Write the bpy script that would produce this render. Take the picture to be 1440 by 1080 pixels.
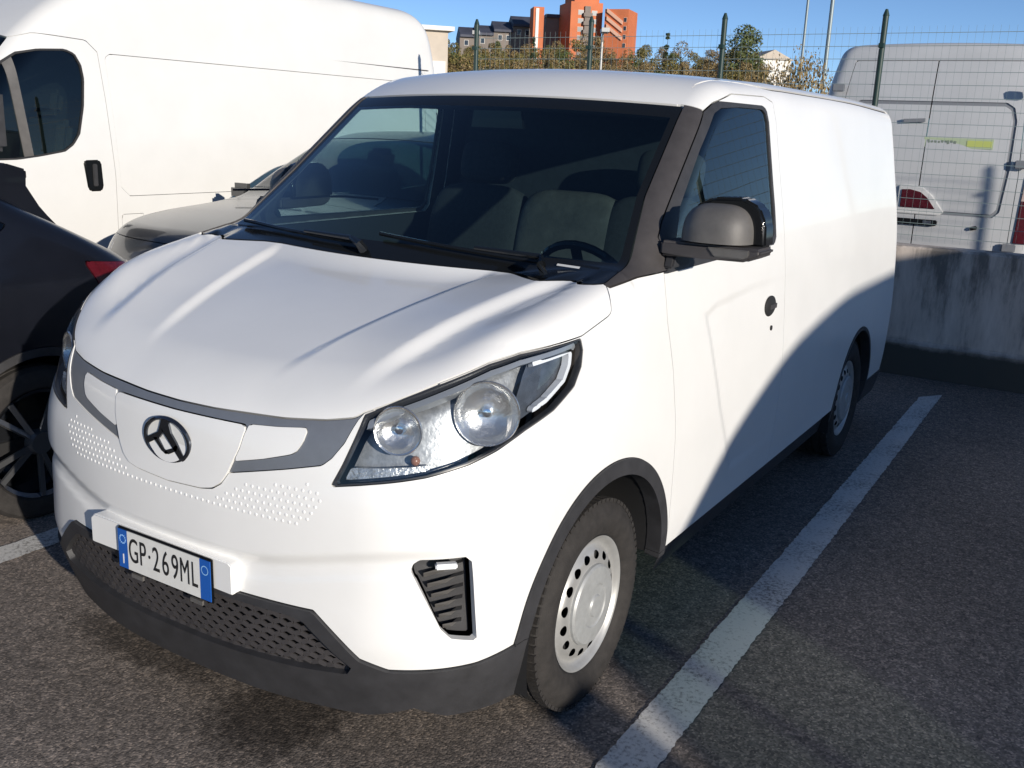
import bpy, bmesh, math, random
import numpy as np
from mathutils import Vector, Matrix

for o in list(bpy.data.objects):
    bpy.data.objects.remove(o)
random.seed(7)
rng = np.random.default_rng(7)
S = bpy.context.scene
COL = S.collection

# ------------------------------------------------------------------ camera
CAM = dict(loc=(1.991, -1.563, 1.649), yaw=0.5509, pitch=0.256, roll=0.0406, f=1385.88)
cd = bpy.data.cameras.new('camera')
cd.sensor_width = 36.0
cd.lens = CAM['f'] / 1440 * 36.0
cd.clip_start = 0.05
cd.clip_end = 3000
cam = bpy.data.objects.new('camera', cd)
COL.objects.link(cam)
y_, p_, r_ = CAM['yaw'], CAM['pitch'], CAM['roll']
Fw = Vector((-math.sin(y_) * math.cos(p_), math.cos(y_) * math.cos(p_), -math.sin(p_)))
Rt = Vector((math.cos(y_), math.sin(y_), 0))
Up = Rt.cross(Fw)
R2 = Rt * math.cos(r_) + Up * math.sin(r_)
U2 = -Rt * math.sin(r_) + Up * math.cos(r_)
cam.matrix_world = Matrix(((R2.x, U2.x, -Fw.x, CAM['loc'][0]), (R2.y, U2.y, -Fw.y, CAM['loc'][1]),
                           (R2.z, U2.z, -Fw.z, CAM['loc'][2]), (0, 0, 0, 1)))
S.camera = cam

# ------------------------------------------------------------------ sky, sun, exposure
SUN_EL, SUN_AZ = math.radians(13.5), math.radians(25)      # azimuth from +x towards -y
sdir = Vector((math.cos(SUN_EL) * math.cos(SUN_AZ), -math.cos(SUN_EL) * math.sin(SUN_AZ), math.sin(SUN_EL)))
w = bpy.data.worlds.new('World')
S.world = w
w.use_nodes = True
nt = w.node_tree
nt.nodes.clear()
sky = nt.nodes.new('ShaderNodeTexSky')
sky.sky_type = 'NISHITA'
sky.sun_disc = False
sky.sun_elevation = SUN_EL
sky.sun_rotation = math.atan2(sdir.x, sdir.y)
sky.air_density = 0.5
sky.dust_density = 0.0
sky.ozone_density = 2.8
bg = nt.nodes.new('ShaderNodeBackground')
bg.inputs['Strength'].default_value = 0.125
wo = nt.nodes.new('ShaderNodeOutputWorld')
nt.links.new(sky.outputs[0], bg.inputs['Color'])
nt.links.new(bg.outputs[0], wo.inputs['Surface'])
sl = bpy.data.lights.new('sun', 'SUN')
sl.energy = 4.9
sl.angle = math.radians(0.55)
sl.color = (1.0, 0.92, 0.81)
so = bpy.data.objects.new('sun', sl)
COL.objects.link(so)
so.rotation_euler = (-sdir).to_track_quat('-Z', 'Y').to_euler()
so.location = (30, -30, 30)
S.view_settings.view_transform = 'Standard'
S.view_settings.look = 'None'
S.view_settings.exposure = 0.1
S.view_settings.gamma = 1.0
S.view_settings.use_curve_mapping = False

# ------------------------------------------------------------------ materials
def mat(name, color=(.5, .5, .5), rough=.5, metal=0., coat=0., spec=.5, noise=0., nscale=20., bump=0., bscale=200.,
        back=None, alpha=None, rvar=0., emit=None):
    m = bpy.data.materials.new(name)
    m.use_nodes = True
    t = m.node_tree
    b = t.nodes['Principled BSDF']
    b.inputs['Roughness'].default_value = rough
    b.inputs['Metallic'].default_value = metal
    b.inputs['Coat Weight'].default_value = coat
    b.inputs['Coat Roughness'].default_value = .06
    b.inputs['Specular IOR Level'].default_value = spec
    src = None
    tc = t.nodes.new('ShaderNodeTexCoord')
    if noise > 0 or rvar > 0:
        n = t.nodes.new('ShaderNodeTexNoise')
        n.inputs['Scale'].default_value = nscale
        n.inputs['Detail'].default_value = 6
        n.inputs['Roughness'].default_value = .65
        t.links.new(tc.outputs['Object'], n.inputs['Vector'])
        r = t.nodes.new('ShaderNodeValToRGB')
        r.color_ramp.elements[0].position = .3
        r.color_ramp.elements[1].position = .7
        r.color_ramp.elements[0].color = [c * (1 - noise) for c in color] + [1]
        r.color_ramp.elements[1].color = [min(1, c * (1 + noise)) for c in color] + [1]
        t.links.new(n.outputs['Fac'], r.inputs['Fac'])
        src = r.outputs['Color']
        if rvar > 0:
            mr = t.nodes.new('ShaderNodeMapRange')
            mr.inputs['To Min'].default_value = max(0, rough - rvar)
            mr.inputs['To Max'].default_value = min(1, rough + rvar)
            t.links.new(n.outputs['Fac'], mr.inputs['Value'])
            t.links.new(mr.outputs[0], b.inputs['Roughness'])
    if back is not None:
        g = t.nodes.new('ShaderNodeNewGeometry')
        mx = t.nodes.new('ShaderNodeMix')
        mx.data_type = 'RGBA'
        mx.inputs[6].default_value = list(color) + [1]
        if src:
            t.links.new(src, mx.inputs[6])
        mx.inputs[7].default_value = list(back) + [1]
        t.links.new(g.outputs['Backfacing'], mx.inputs[0])
        src = mx.outputs[2]
    if src:
        t.links.new(src, b.inputs['Base Color'])
    else:
        b.inputs['Base Color'].default_value = list(color) + [1]
    if bump > 0:
        n2 = t.nodes.new('ShaderNodeTexNoise')
        n2.inputs['Scale'].default_value = bscale
        n2.inputs['Detail'].default_value = 4
        t.links.new(tc.outputs['Object'], n2.inputs['Vector'])
        bp = t.nodes.new('ShaderNodeBump')
        bp.inputs['Strength'].default_value = bump
        bp.inputs['Distance'].default_value = .004
        t.links.new(n2.outputs['Fac'], bp.inputs['Height'])
        t.links.new(bp.outputs[0], b.inputs['Normal'])
    return m

def glass(name, tint=(.6, .75, .75), refl=1.0, rough=.0):
    """thin automotive glass: tinted see-through plus a Fresnel reflection"""
    m = bpy.data.materials.new(name)
    m.use_nodes = True
    t = m.node_tree
    t.nodes.clear()
    tr = t.nodes.new('ShaderNodeBsdfTransparent')
    tr.inputs[0].default_value = list(tint) + [1]
    gl = t.nodes.new('ShaderNodeBsdfGlossy')
    gl.inputs['Roughness'].default_value = rough
    gl.inputs[0].default_value = (refl, refl, refl, 1)
    lw = t.nodes.new('ShaderNodeLayerWeight')        # Schlick reflectance, the same from both sides of the pane
    lw.inputs['Blend'].default_value = .5
    pw = t.nodes.new('ShaderNodeMath'); pw.operation = 'POWER'; pw.inputs[1].default_value = 4.5
    fr = t.nodes.new('ShaderNodeMath'); fr.operation = 'MULTIPLY_ADD'; fr.inputs[1].default_value = .90; fr.inputs[2].default_value = .05
    t.links.new(lw.outputs['Facing'], pw.inputs[0])
    t.links.new(pw.outputs[0], fr.inputs[0])
    mx = t.nodes.new('ShaderNodeMixShader')
    ou = t.nodes.new('ShaderNodeOutputMaterial')
    t.links.new(fr.outputs[0], mx.inputs[0])
    t.links.new(tr.outputs[0], mx.inputs[1])
    t.links.new(gl.outputs[0], mx.inputs[2])
    t.links.new(mx.outputs[0], ou.inputs[0])
    return m

M = {}
M['white'] = mat('white_paint', (.80, .80, .785), .34, coat=.5, noise=.025, nscale=3., back=(.03, .032, .035), rvar=.06)
M['van_white'] = mat('old_white_paint', (.68, .68, .665), .38, coat=.5, noise=.03, nscale=2.5, back=(.03, .03, .03))
M['grey_white'] = mat('dull_white_paint', (.50, .51, .52), .45, coat=.3, noise=.06, nscale=2., back=(.03, .03, .03))
M['black_plastic'] = mat('black_plastic', (.034, .034, .037), .52, noise=.25, nscale=14., bump=.25, bscale=900.)
M['trim_plastic'] = mat('weathered_dark_plastic', (.048, .044, .045), .55, noise=.18, nscale=18., bump=.25, bscale=700.)
M['gloss_black'] = mat('gloss_black', (.008, .009, .01), .12)
M['dark'] = mat('dark_cavity', (.012, .012, .013), .8)
M['satin'] = mat('satin_grey_trim', (.21, .225, .25), .38, metal=.35, noise=.05, nscale=30.)
M['cap_grey'] = mat('grey_cap', (.11, .105, .10), .5, noise=.12, nscale=25., bump=.2, bscale=600)
M['silver'] = mat('silver_wheel_paint', (.43, .43, .42), .38, metal=.45, noise=.1, nscale=18.)
M['hubcap'] = mat('grey_hub_cap', (.36, .37, .37), .45, metal=.25, noise=.12, nscale=30.)
M['alloy'] = mat('alloy_wheel', (.22, .225, .235), .35, metal=.8)
M['rubber'] = mat('tyre_rubber', (.023, .0205, .019), .8, noise=.35, nscale=30., bump=.4, bscale=250.)
M['chrome'] = mat('chrome', (.78, .79, .80), .12, metal=1.)
M['reflector'] = mat('lamp_reflector', (.74, .73, .70), .27, metal=.9, bump=.5, bscale=60.)
M['dark_chrome'] = mat('dark_chrome', (.11, .12, .14), .16, metal=.9)
M['lamp_dark'] = mat('lamp_interior', (.10, .115, .14), .35, metal=.5, noise=.3, nscale=40.)
M['lamp_white'] = mat('lamp_light_guide', (.75, .77, .80), .25)
M['lamp_silver'] = mat('lamp_silver_bezel', (.33, .34, .345), .42, metal=.45, noise=.3, nscale=45., bump=.3, bscale=90.)
M['lamp_bezel'] = mat('lamp_bezel', (.36, .38, .40), .3, metal=.5)
M['amber'] = mat('amber_bulb', (.26, .12, .07), .25)
M['red_lamp'] = mat('red_lamp', (.075, .006, .011), .25, coat=.4, noise=.3, nscale=40.)
M['flutes'] = mat('fluted_reflector', (.62, .63, .62), .32, metal=.7, noise=.4, nscale=70., bump=.9, bscale=110.)
M['lens'] = glass('clear_lens', (.93, .95, .97))
M['screen_glass'] = glass('windscreen_glass', (.49, .63, .64), 1.5)
M['door_glass'] = glass('door_glass', (.62, .77, .76))
M['tint_glass'] = glass('tinted_glass', (.16, .24, .25))
M['cab_glass'] = glass('cab_glass', (.40, .49, .45))
M['interior'] = mat('interior_plastic', (.022, .026, .032), .65, noise=.2, nscale=30., bump=.3, bscale=400)
M['dash'] = mat('dashboard_plastic', (.035, .04, .048), .6, noise=.2, nscale=20., bump=.3, bscale=400)
M['seat'] = mat('seat_fabric', (.025, .027, .03), .9, noise=.25, nscale=60., bump=.4, bscale=300)
M['seat_light'] = mat('seat_cover_film', (.075, .072, .068), .5, noise=.25, nscale=14., bump=.5, bscale=25)
M['plate_white'] = mat('plate_white', (.72, .72, .69), .35, noise=.05, nscale=30.)
M['plate_blue'] = mat('plate_blue', (.012, .10, .42), .35)
M['plate_ink'] = mat('plate_ink', (.015, .015, .016), .5)
M['plate_mark'] = mat('plate_mark', (.30, .55, .85), .4)
M['dark_car'] = mat('black_car_paint', (.006, .007, .011), .3, coat=.25, spec=.35, noise=.15, nscale=6., back=(.01, .01, .01))
M['grey_car'] = mat('grey_car_paint', (.066, .067, .069), .34, metal=.35, coat=.6, noise=.05, nscale=8., back=(.02, .02, .02))
M['lamp_edge'] = mat('lamp_edge', (.035, .037, .042), .35)
M['seal'] = mat('rubber_seal', (.02, .02, .022), .7)

# ------------------------------------------------------------------ object helpers
def tag(o, label=None, cat=None, group=None, kind=None):
    if label: o['label'] = label
    if cat: o['category'] = cat
    if group: o['group'] = group
    if kind: o['kind'] = kind
    return o

def empty(name, loc=(0, 0, 0), rz=0., label=None, cat=None, group=None):
    o = bpy.data.objects.new(name, None)
    o.location = loc
    o.rotation_euler = (0, 0, rz)
    o.empty_display_size = .2
    COL.objects.link(o)
    return tag(o, label, cat, group)

def link(name, me, m, parent=None):
    o = bpy.data.objects.new(name, me)
    if m is not None and len(me.materials) == 0:
        me.materials.append(m)
    COL.objects.link(o)
    if parent is not None:
        o.parent = parent
    return o

def copy_tree(o, parent=None):
    c = o.copy()
    COL.objects.link(c)
    if parent is not None:
        c.parent = parent
    for ch in list(o.children):
        copy_tree(ch, c)
    return c

def pymesh(name, V, F, smooth=False, auto=None):
    me = bpy.data.meshes.new(name)
    me.from_pydata([tuple(map(float, v)) for v in V], [], [tuple(map(int, f)) for f in F])
    if smooth:
        me.polygons.foreach_set('use_smooth', [True] * len(me.polygons))
        if auto:
            try:
                me.set_sharp_from_angle(angle=math.radians(auto))
            except Exception:
                pass
    me.update()
    return me

def bm_obj(name, bm, m, parent=None, smooth=False, auto=40, bevel=0, seg=2):
    if bevel > 0:
        bmesh.ops.bevel(bm, geom=[e for e in bm.edges], offset=bevel, segments=seg, affect='EDGES', clamp_overlap=True)
    bmesh.ops.recalc_face_normals(bm, faces=bm.faces)
    me = bpy.data.meshes.new(name)
    bm.to_mesh(me)
    bm.free()
    if smooth:
        me.polygons.foreach_set('use_smooth', [True] * len(me.polygons))
        me.set_sharp_from_angle(angle=math.radians(auto))
    return link(name, me, m, parent)

def bx(bm, c, s, rot=None):
    r = bmesh.ops.create_cube(bm, size=1.0)
    vs = r['verts']
    mt = Matrix.Translation(c) @ (rot.to_4x4() if rot is not None else Matrix.Identity(4)) @ Matrix.Diagonal((*s, 1))
    bmesh.ops.transform(bm, matrix=mt, verts=vs)
    return vs

def bar(bm, a, b, w=.01, h=None, seg=None):
    """a straight bar from a to b"""
    a, b = Vector(a), Vector(b)
    d = b - a
    q = d.to_track_quat('Z', 'Y').to_matrix()
    if seg:
        r = bmesh.ops.create_cone(bm, cap_ends=True, segments=seg, radius1=w, radius2=h if h else w, depth=d.length)
        bmesh.ops.transform(bm, matrix=Matrix.Translation((a + b) / 2) @ q.to_4x4(), verts=r['verts'])
    else:
        bx(bm, (a + b) / 2, (w, h if h else w, d.length), q)

def box_obj(name, c, s, m, parent=None, bevel=0., rot=None, smooth=False, seg=2):
    bm = bmesh.new()
    bx(bm, c, s, rot)
    return bm_obj(name, bm, m, parent, smooth=smooth or bevel > 0, bevel=bevel, seg=seg)

def pillow(bm, c, s, e=.38, rot=None, n=20):
    """soft rounded block (superellipsoid) with outer size s"""
    r = bmesh.ops.create_uvsphere(bm, u_segments=n * 2, v_segments=n, radius=1)
    f = lambda a: math.copysign(abs(a) ** e, a)
    for v in r['verts']:
        z = max(-1., min(1., v.co.z)); rr = math.sqrt(max(0., 1 - z * z)); a = math.atan2(v.co.y, v.co.x)
        k = rr ** e
        v.co = (f(math.cos(a)) * k * s[0] / 2, f(math.sin(a)) * k * s[1] / 2, f(z) * s[2] / 2)
    bmesh.ops.transform(bm, matrix=Matrix.Translation(c) @ (rot.to_4x4() if rot is not None else Matrix.Identity(4)), verts=r['verts'])

def tube(bm, pts, r, seg=8):
    pts = [Vector(p) for p in pts]
    rings = []
    for i, p in enumerate(pts):
        a = pts[max(0, i - 1)]
        b = pts[min(len(pts) - 1, i + 1)]
        q = (b - a).to_track_quat('Z', 'Y')
        rr = r[i] if isinstance(r, (list, tuple)) else r
        rings.append([bm.verts.new(p + q @ Vector((math.cos(t) * rr, math.sin(t) * rr, 0)))
                      for t in [2 * math.pi * k / seg for k in range(seg)]])
    for A, B in zip(rings, rings[1:]):
        for k in range(seg):
            bm.faces.new((A[k], A[(k + 1) % seg], B[(k + 1) % seg], B[k]))
    bm.faces.new(rings[0][::-1])
    bm.faces.new(rings[-1])

def prism(bm, poly, axis, a, b):
    """extrude a 2D polygon along an axis ('x': poly in y,z; 'y': poly in x,z; 'z': poly in x,y)"""
    def p3(u, v, t):
        return (t, u, v) if axis == 'x' else (u, t, v) if axis == 'y' else (u, v, t)
    A = [bm.verts.new(p3(u, v, a)) for u, v in poly]
    B = [bm.verts.new(p3(u, v, b)) for u, v in poly]
    n = len(poly)
    bm.faces.new(A)
    bm.faces.new(B[::-1])
    for i in range(n):
        bm.faces.new((A[i], A[(i + 1) % n], B[(i + 1) % n], B[i]))

def lathe(name, prof, m, parent=None, seg=64, axis='x', auto=35):
    """profile of (radius, axial) revolved about an axis"""
    V, F = [], []
    n = len(prof)
    for k in range(seg):
        t = 2 * math.pi * k / seg
        for r, a in prof:
            V.append((a, r * math.cos(t), r * math.sin(t)))
    for k in range(seg):
        k2 = (k + 1) % seg
        for i in range(n - 1):
            F.append((k * n + i, k * n + i + 1, k2 * n + i + 1, k2 * n + i))
    me = pymesh(name, V, F, True, auto)
    bm = bmesh.new(); bm.from_mesh(me)
    bmesh.ops.remove_doubles(bm, verts=bm.verts, dist=1e-5)
    bmesh.ops.recalc_face_normals(bm, faces=bm.faces)
    bm.to_mesh(me); bm.free()
    return link(name, me, m, parent)

# ------------------------------------------------------------------ implicit-surface toolkit for car bodies
def ip(t, xs, ys):
    xs = np.asarray(xs, float); ys = np.asarray(ys, float)
    h = np.diff(xs); d = np.diff(ys) / h
    m = np.zeros(len(xs)); m[0] = d[0]; m[-1] = d[-1]
    for i in range(1, len(xs) - 1):
        if d[i - 1] * d[i] > 0:
            w1 = 2 * h[i] + h[i - 1]; w2 = h[i] + 2 * h[i - 1]
            m[i] = (w1 + w2) / (w1 / d[i - 1] + w2 / d[i])
    t = np.clip(np.asarray(t, float), xs[0], xs[-1])
    i = np.clip(np.searchsorted(xs, t) - 1, 0, len(xs) - 2)
    hh = h[i]; s = (t - xs[i]) / hh
    return (ys[i] * (1 + 2 * s) * (1 - s) ** 2 + m[i] * hh * s * (1 - s) ** 2 + ys[i + 1] * s * s * (3 - 2 * s)
            + m[i + 1] * hh * s * s * (s - 1))
def lin(t, pts):
    a = np.asarray(pts, float)
    return np.interp(t, a[:, 0], a[:, 1])
def smax(a, b, k):
    h = np.maximum(k - np.abs(a - b), 0) / k
    return np.maximum(a, b) + h * h * k * .25
def smin(a, b, k):
    return -smax(-a, -b, k)
def ss(a, b, t):
    t = np.clip((t - a) / (b - a), 0, 1)
    return t * t * (3 - 2 * t)
def bump(t, c, w):
    return np.exp(-((t - c) / w) ** 2)
def grad(f, P, e=1.2e-3):
    G = np.stack([(f(P + d) - f(P - d)) for d in np.eye(3) * e], -1)
    return G / np.maximum(np.linalg.norm(G, axis=-1, keepdims=True), 1e-9), G / (2 * e)

def sdpoly(u, v, poly):
    """signed distance (negative inside) to a 2D polygon"""
    poly = np.asarray(poly, float)
    n = len(poly)
    d = np.full(u.shape, 1e9)
    s = np.ones(u.shape)
    for i in range(n):
        a = poly[i]; b = poly[i - 1]
        e = b - a
        wx = u - a[0]; wy = v - a[1]
        t = np.clip((wx * e[0] + wy * e[1]) / (e @ e), 0, 1)
        d = np.minimum(d, (wx - e[0] * t) ** 2 + (wy - e[1] * t) ** 2)
        c1 = v >= a[1]; c2 = v < b[1]; c3 = e[0] * wy > e[1] * wx
        flip = (c1 & c2 & c3) | (~c1 & ~c2 & ~c3)
        s = np.where(flip, -s, s)
    return s * np.sqrt(d)

def polydist(u, v, pts):
    d = np.full(u.shape, 1e9)
    for a, b in zip(pts, pts[1:]):
        a = np.array(a, float); b = np.array(b, float); e = b - a
        wx = u - a[0]; wy = v - a[1]
        t = np.clip((wx * e[0] + wy * e[1]) / (e @ e), 0, 1)
        d = np.minimum(d, (wx - e[0] * t) ** 2 + (wy - e[1] * t) ** 2)
    return np.sqrt(d)

def shell(f, xs, ys, zs, y0, y1, zc):
    """grid on a box, pulled along rays from an inner spine on to f = 0; open underneath"""
    xs, ys, zs = map(np.asarray, (xs, ys, zs))
    P, F, off = [], [], 0
    def patch(U, V, fn, flip):
        nonlocal off
        a, b = np.meshgrid(U, V, indexing='ij')
        P.append(fn(a.ravel(), b.ravel()))
        i = np.arange(len(U) * len(V)).reshape(len(U), len(V)) + off
        q = np.stack([i[:-1, :-1], i[1:, :-1], i[1:, 1:], i[:-1, 1:]], -1).reshape(-1, 4)
        F.append(q[:, ::-1] if flip else q)
        off += len(U) * len(V)
    c = lambda v, a: np.full_like(a, v)
    patch(ys, zs, lambda a, b: np.stack([c(xs[-1], a), a, b], -1), False)
    patch(ys, zs, lambda a, b: np.stack([c(xs[0], a), a, b], -1), True)
    patch(xs, zs, lambda a, b: np.stack([a, c(ys[0], a), b], -1), False)
    patch(xs, zs, lambda a, b: np.stack([a, c(ys[-1], a), b], -1), True)
    patch(xs, ys, lambda a, b: np.stack([a, b, c(zs[-1], a)], -1), False)
    B = np.concatenate(P); Q = np.concatenate(F)
    key = np.round(B * 1e5).astype(np.int64)
    _, idx, inv = np.unique(key, axis=0, return_index=True, return_inverse=True)
    inv = np.asarray(inv).reshape(-1)
    B = B[idx]; Q = inv[Q]
    O = np.stack([np.zeros(len(B)), np.clip(B[:, 1], y0, y1), np.full(len(B), zc)], -1)
    D = B - O
    lo = np.zeros(len(B)); hi = np.ones(len(B)) * 1.05
    for _ in range(26):
        mi = (lo + hi) / 2
        g = f(O + D * mi[:, None])
        lo = np.where(g < 0, mi, lo); hi = np.where(g < 0, hi, mi)
    V = O + D * ((lo + hi) / 2)[:, None]
    T = np.concatenate([Q[:, [0, 1, 2]], Q[:, [0, 2, 3]]])
    return V, T

def compact(V, T):
    u, inv = np.unique(T, return_inverse=True)
    return V[u], np.asarray(inv).reshape(-1, 3)

def split(V, T, fv):
    """cut triangles along fv = 0; returns V, T, inside mask per triangle"""
    fv = np.where(np.abs(fv) < 1e-7, 1e-7, fv)
    s = fv > 0
    k = s[T].sum(1)
    whole = (k == 0) | (k == 3)
    out = [T[whole]]; ins = [k[whole] == 0]
    C = T[~whole]
    if len(C):
        sc = s[C]
        lone_pos = sc.sum(1) == 1
        lone = np.where(lone_pos[:, None], sc, ~sc).argmax(1)
        r = np.arange(len(C))
        a = C[r, lone]; b = C[r, (lone + 1) % 3]; c = C[r, (lone + 2) % 3]
        E = np.concatenate([np.sort(np.stack([a, b], -1), 1), np.sort(np.stack([a, c], -1), 1)])
        U, inv = np.unique(E, axis=0, return_inverse=True)
        inv = np.asarray(inv).reshape(-1)
        f0, f1 = fv[U[:, 0]], fv[U[:, 1]]
        t = np.clip(f0 / (f0 - f1), .002, .998)
        NV = V[U[:, 0]] * (1 - t)[:, None] + V[U[:, 1]] * t[:, None]
        base = len(V)
        V = np.concatenate([V, NV])
        ab = base + inv[:len(C)]; ac = base + inv[len(C):]
        out += [np.stack([a, ab, ac], -1), np.stack([ab, b, c], -1), np.stack([ab, c, ac], -1)]
        ins += [~lone_pos, lone_pos, lone_pos]
    return V, np.concatenate(out), np.concatenate(ins)

class Body:
    def __init__(self, f, V, T):
        self.f, self.V, self.T = f, V, T
    def take(self, fn, gap=.004, drop=False):
        """remove the region fn < 0 (a gap wide strip is lost between); returns it as (V, T)"""
        V, T, ins = split(self.V, self.T, fn(self.V))
        piece = (V, T[ins])
        if gap > 0:
            V2, T2 = compact(V, T[~ins])
            V2, T2, i2 = split(V2, T2, fn(V2) - gap)
            self.V, self.T = compact(V2, T2[~i2])
        else:
            self.V, self.T = compact(V, T[~ins])
        return None if drop else compact(*piece)

def sub(piece, fn, gap=0.):
    """split a piece into (inside, outside)"""
    V, T, ins = split(piece[0], piece[1], fn(piece[0]))
    a = compact(V, T[ins])
    V2, T2 = compact(V, T[~ins])
    if gap > 0:
        V2, T2, i2 = split(V2, T2, fn(V2) - gap)
        V2, T2 = compact(V2, T2[~i2])
    return a, (V2, T2)

def surf(name, f, piece, m, parent=None, offset=0., flange=.015, flip=False, origin=None):
    V, T = piece
    if len(T) == 0:
        raise RuntimeError('empty piece ' + name)
    N, G = grad(f, V)
    V = V - N * (np.clip(f(V), -.004, .004) / np.maximum(np.linalg.norm(G, axis=-1), .5))[:, None]
    N, _ = grad(f, V)
    V = V + N * offset
    # drop degenerate slivers
    a = np.cross(V[T[:, 1]] - V[T[:, 0]], V[T[:, 2]] - V[T[:, 0]])
    ok = np.linalg.norm(a, axis=1) > 1e-10
    wind = (a * N[T[:, 0]]).sum(1)
    if np.median(wind[ok]) < 0:
        T = T[:, ::-1]
    if flip:
        T = T[:, ::-1]; N = -N
    nV = len(V); allV = V; faces = [T]; 
    if flange > 0:
        E = np.concatenate([T[:, [0, 1]], T[:, [1, 2]], T[:, [2, 0]]])
        k = np.sort(E, 1)
        _, first, cnt = np.unique(k, axis=0, return_index=True, return_counts=True)
        B = E[first[cnt == 1]]
        u, inv = np.unique(B, return_inverse=True)
        inv = np.asarray(inv).reshape(-1, 2)
        top = V[u]; bot = V[u] - (N[u] * flange if not flip else -N[u] * flange)
        allV = np.concatenate([V, top, bot])
        t0 = nV; b0 = nV + len(u)
        i, j = inv[:, 0], inv[:, 1]
        faces += [np.stack([j + t0, i + t0, i + b0], -1), np.stack([j + t0, i + b0, j + b0], -1)]
    FT = np.concatenate(faces).astype(np.int32)
    nrm = np.zeros((len(FT), 3, 3), np.float32)
    nrm[:len(T)] = N[T]
    sk = np.sort(FT, 1)
    _, keep = np.unique(sk, axis=0, return_index=True)
    keep = keep[(sk[keep, 0] != sk[keep, 1]) & (sk[keep, 1] != sk[keep, 2])]
    FT = np.ascontiguousarray(FT[keep]); nrm = nrm[keep].reshape(-1, 3)
    if origin is not None:
        allV = allV - np.asarray(origin)
    me = bpy.data.meshes.new(name)
    me.vertices.add(len(allV))
    me.vertices.foreach_set('co', allV.astype(np.float32).ravel())
    me.loops.add(FT.size)
    me.loops.foreach_set('vertex_index', FT.ravel())
    me.polygons.add(len(FT))
    me.polygons.foreach_set('loop_start', np.arange(0, FT.size, 3, dtype=np.int32))
    me.update(calc_edges=True)
    me.polygons.foreach_set('use_smooth', np.ones(len(FT), dtype=bool))
    me.validate()
    if len(me.loops) == len(nrm):
        me.normals_split_custom_set(nrm.tolist())
    else:
        print('normals skipped', name, len(me.loops), len(nrm))
    o = link(name, me, m, parent)
    if origin is not None:
        o.location = origin
    return o

def side_split(piece):
    return sub(piece, lambda V: -V[:, 0])          # (x > 0, x < 0)

# ------------------------------------------------------------------ the white electric van: body surface
def van_f(P):
    x, y, z = np.abs(P[..., 0]), P[..., 1], P[..., 2]
    W = ip(z, [.15, .33, .45, .70, .95, 1.10, 1.29, 1.49, 1.78, 1.95], [.825, .868, .878, .884, .873, .862, .838, .803, .752, .72])
    W = W - .012 * ss(3.0, 4.5, y) - .02 * ss(1.0, .3, y)
    # shallow pressing that starts on the door
    sd = sdpoly(y, z, [(1.445, 1.085), (1.56, 1.112), (1.93, 1.13), (2.9, 1.12), (2.9, .45), (1.80, .45), (1.62, .72), (1.50, .98)])
    W = W - .0045 * ss(.004, -.03, sd) * (1 - ss(1.7, 2.5, y))
    gs = x - W
    hood = z - ip(y, [-.1, .0, .10, .25, .5, .8, 1.1], [.875, .95, 1.005, 1.065, 1.14, 1.205, 1.265]) - .035 * ss(.3, .75, x) * ss(.1, .5, y)
    x1 = .205 + .263 * y
    x2 = .425 + .27 * y
    fade = ss(.12, .36, y) * ss(1.0, .72, y)
    hood = hood - fade * (.013 * ss(x1 - .022, x1 + .026, x) - .022 * ss(x2 - .012, x2 + .055, x) + .012 * ss(x2 + .06, .74, x))
    hood = hood / 1.06
    ws = (z - (1.225 + .77 * (y - .80)) + .176 * x * x) / 1.26
    roof = z - ip(y, [1.2, 1.5, 1.9, 2.5, 3.5, 4.3, 4.6], [1.77, 1.82, 1.868, 1.885, 1.885, 1.872, 1.86]) + .045 * (x / .75) ** 2
    top = smax(ws, roof, .10)
    top = smin(top, hood, .02)
    zz = z - .085 * ss(.2, .75, x)
    F = ip(zz, [.08, .18, .27, .36, .46, .52, .545, .565, .605, .70, .78, .85, .93, 1.05],
           [.10, .06, .03, .010, .004, .007, .014, .016, .001, .005, .016, .026, .045, .12])
    gf = F + (.15 - .02 * ss(.55, .4, z) + .05 * ss(.72, 1.0, z)) * (x / .8) ** 2.3 - y
    gr = y - (ip(z, [.2, .5, .8, 1.2, 1.6, 1.9], [4.54, 4.575, 4.59, 4.58, 4.55, 4.50]) - .05 * (x / .8) ** 2)
    g = smax(gf, gs, .30)
    g = smax(g, gr, .07)
    g = smax(g, top, .085)
    return np.maximum(g, .19 - z)

def ax(V): return np.abs(V[:, 0])
def uu(V): return (np.abs(V[:, 0]) + V[:, 1]) * .70711

def front_pt(f, x, z):
    x = np.asarray(x, float); z = np.asarray(z, float)
    lo = np.full(x.shape, -.3); hi = np.full(x.shape, .9)
    for _ in range(30):
        m = (lo + hi) / 2
        g = f(np.stack([x, m, z], -1))
        hi = np.where(g < 0, m, hi); lo = np.where(g < 0, lo, m)
    return np.stack([x, (lo + hi) / 2, z], -1)

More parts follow.
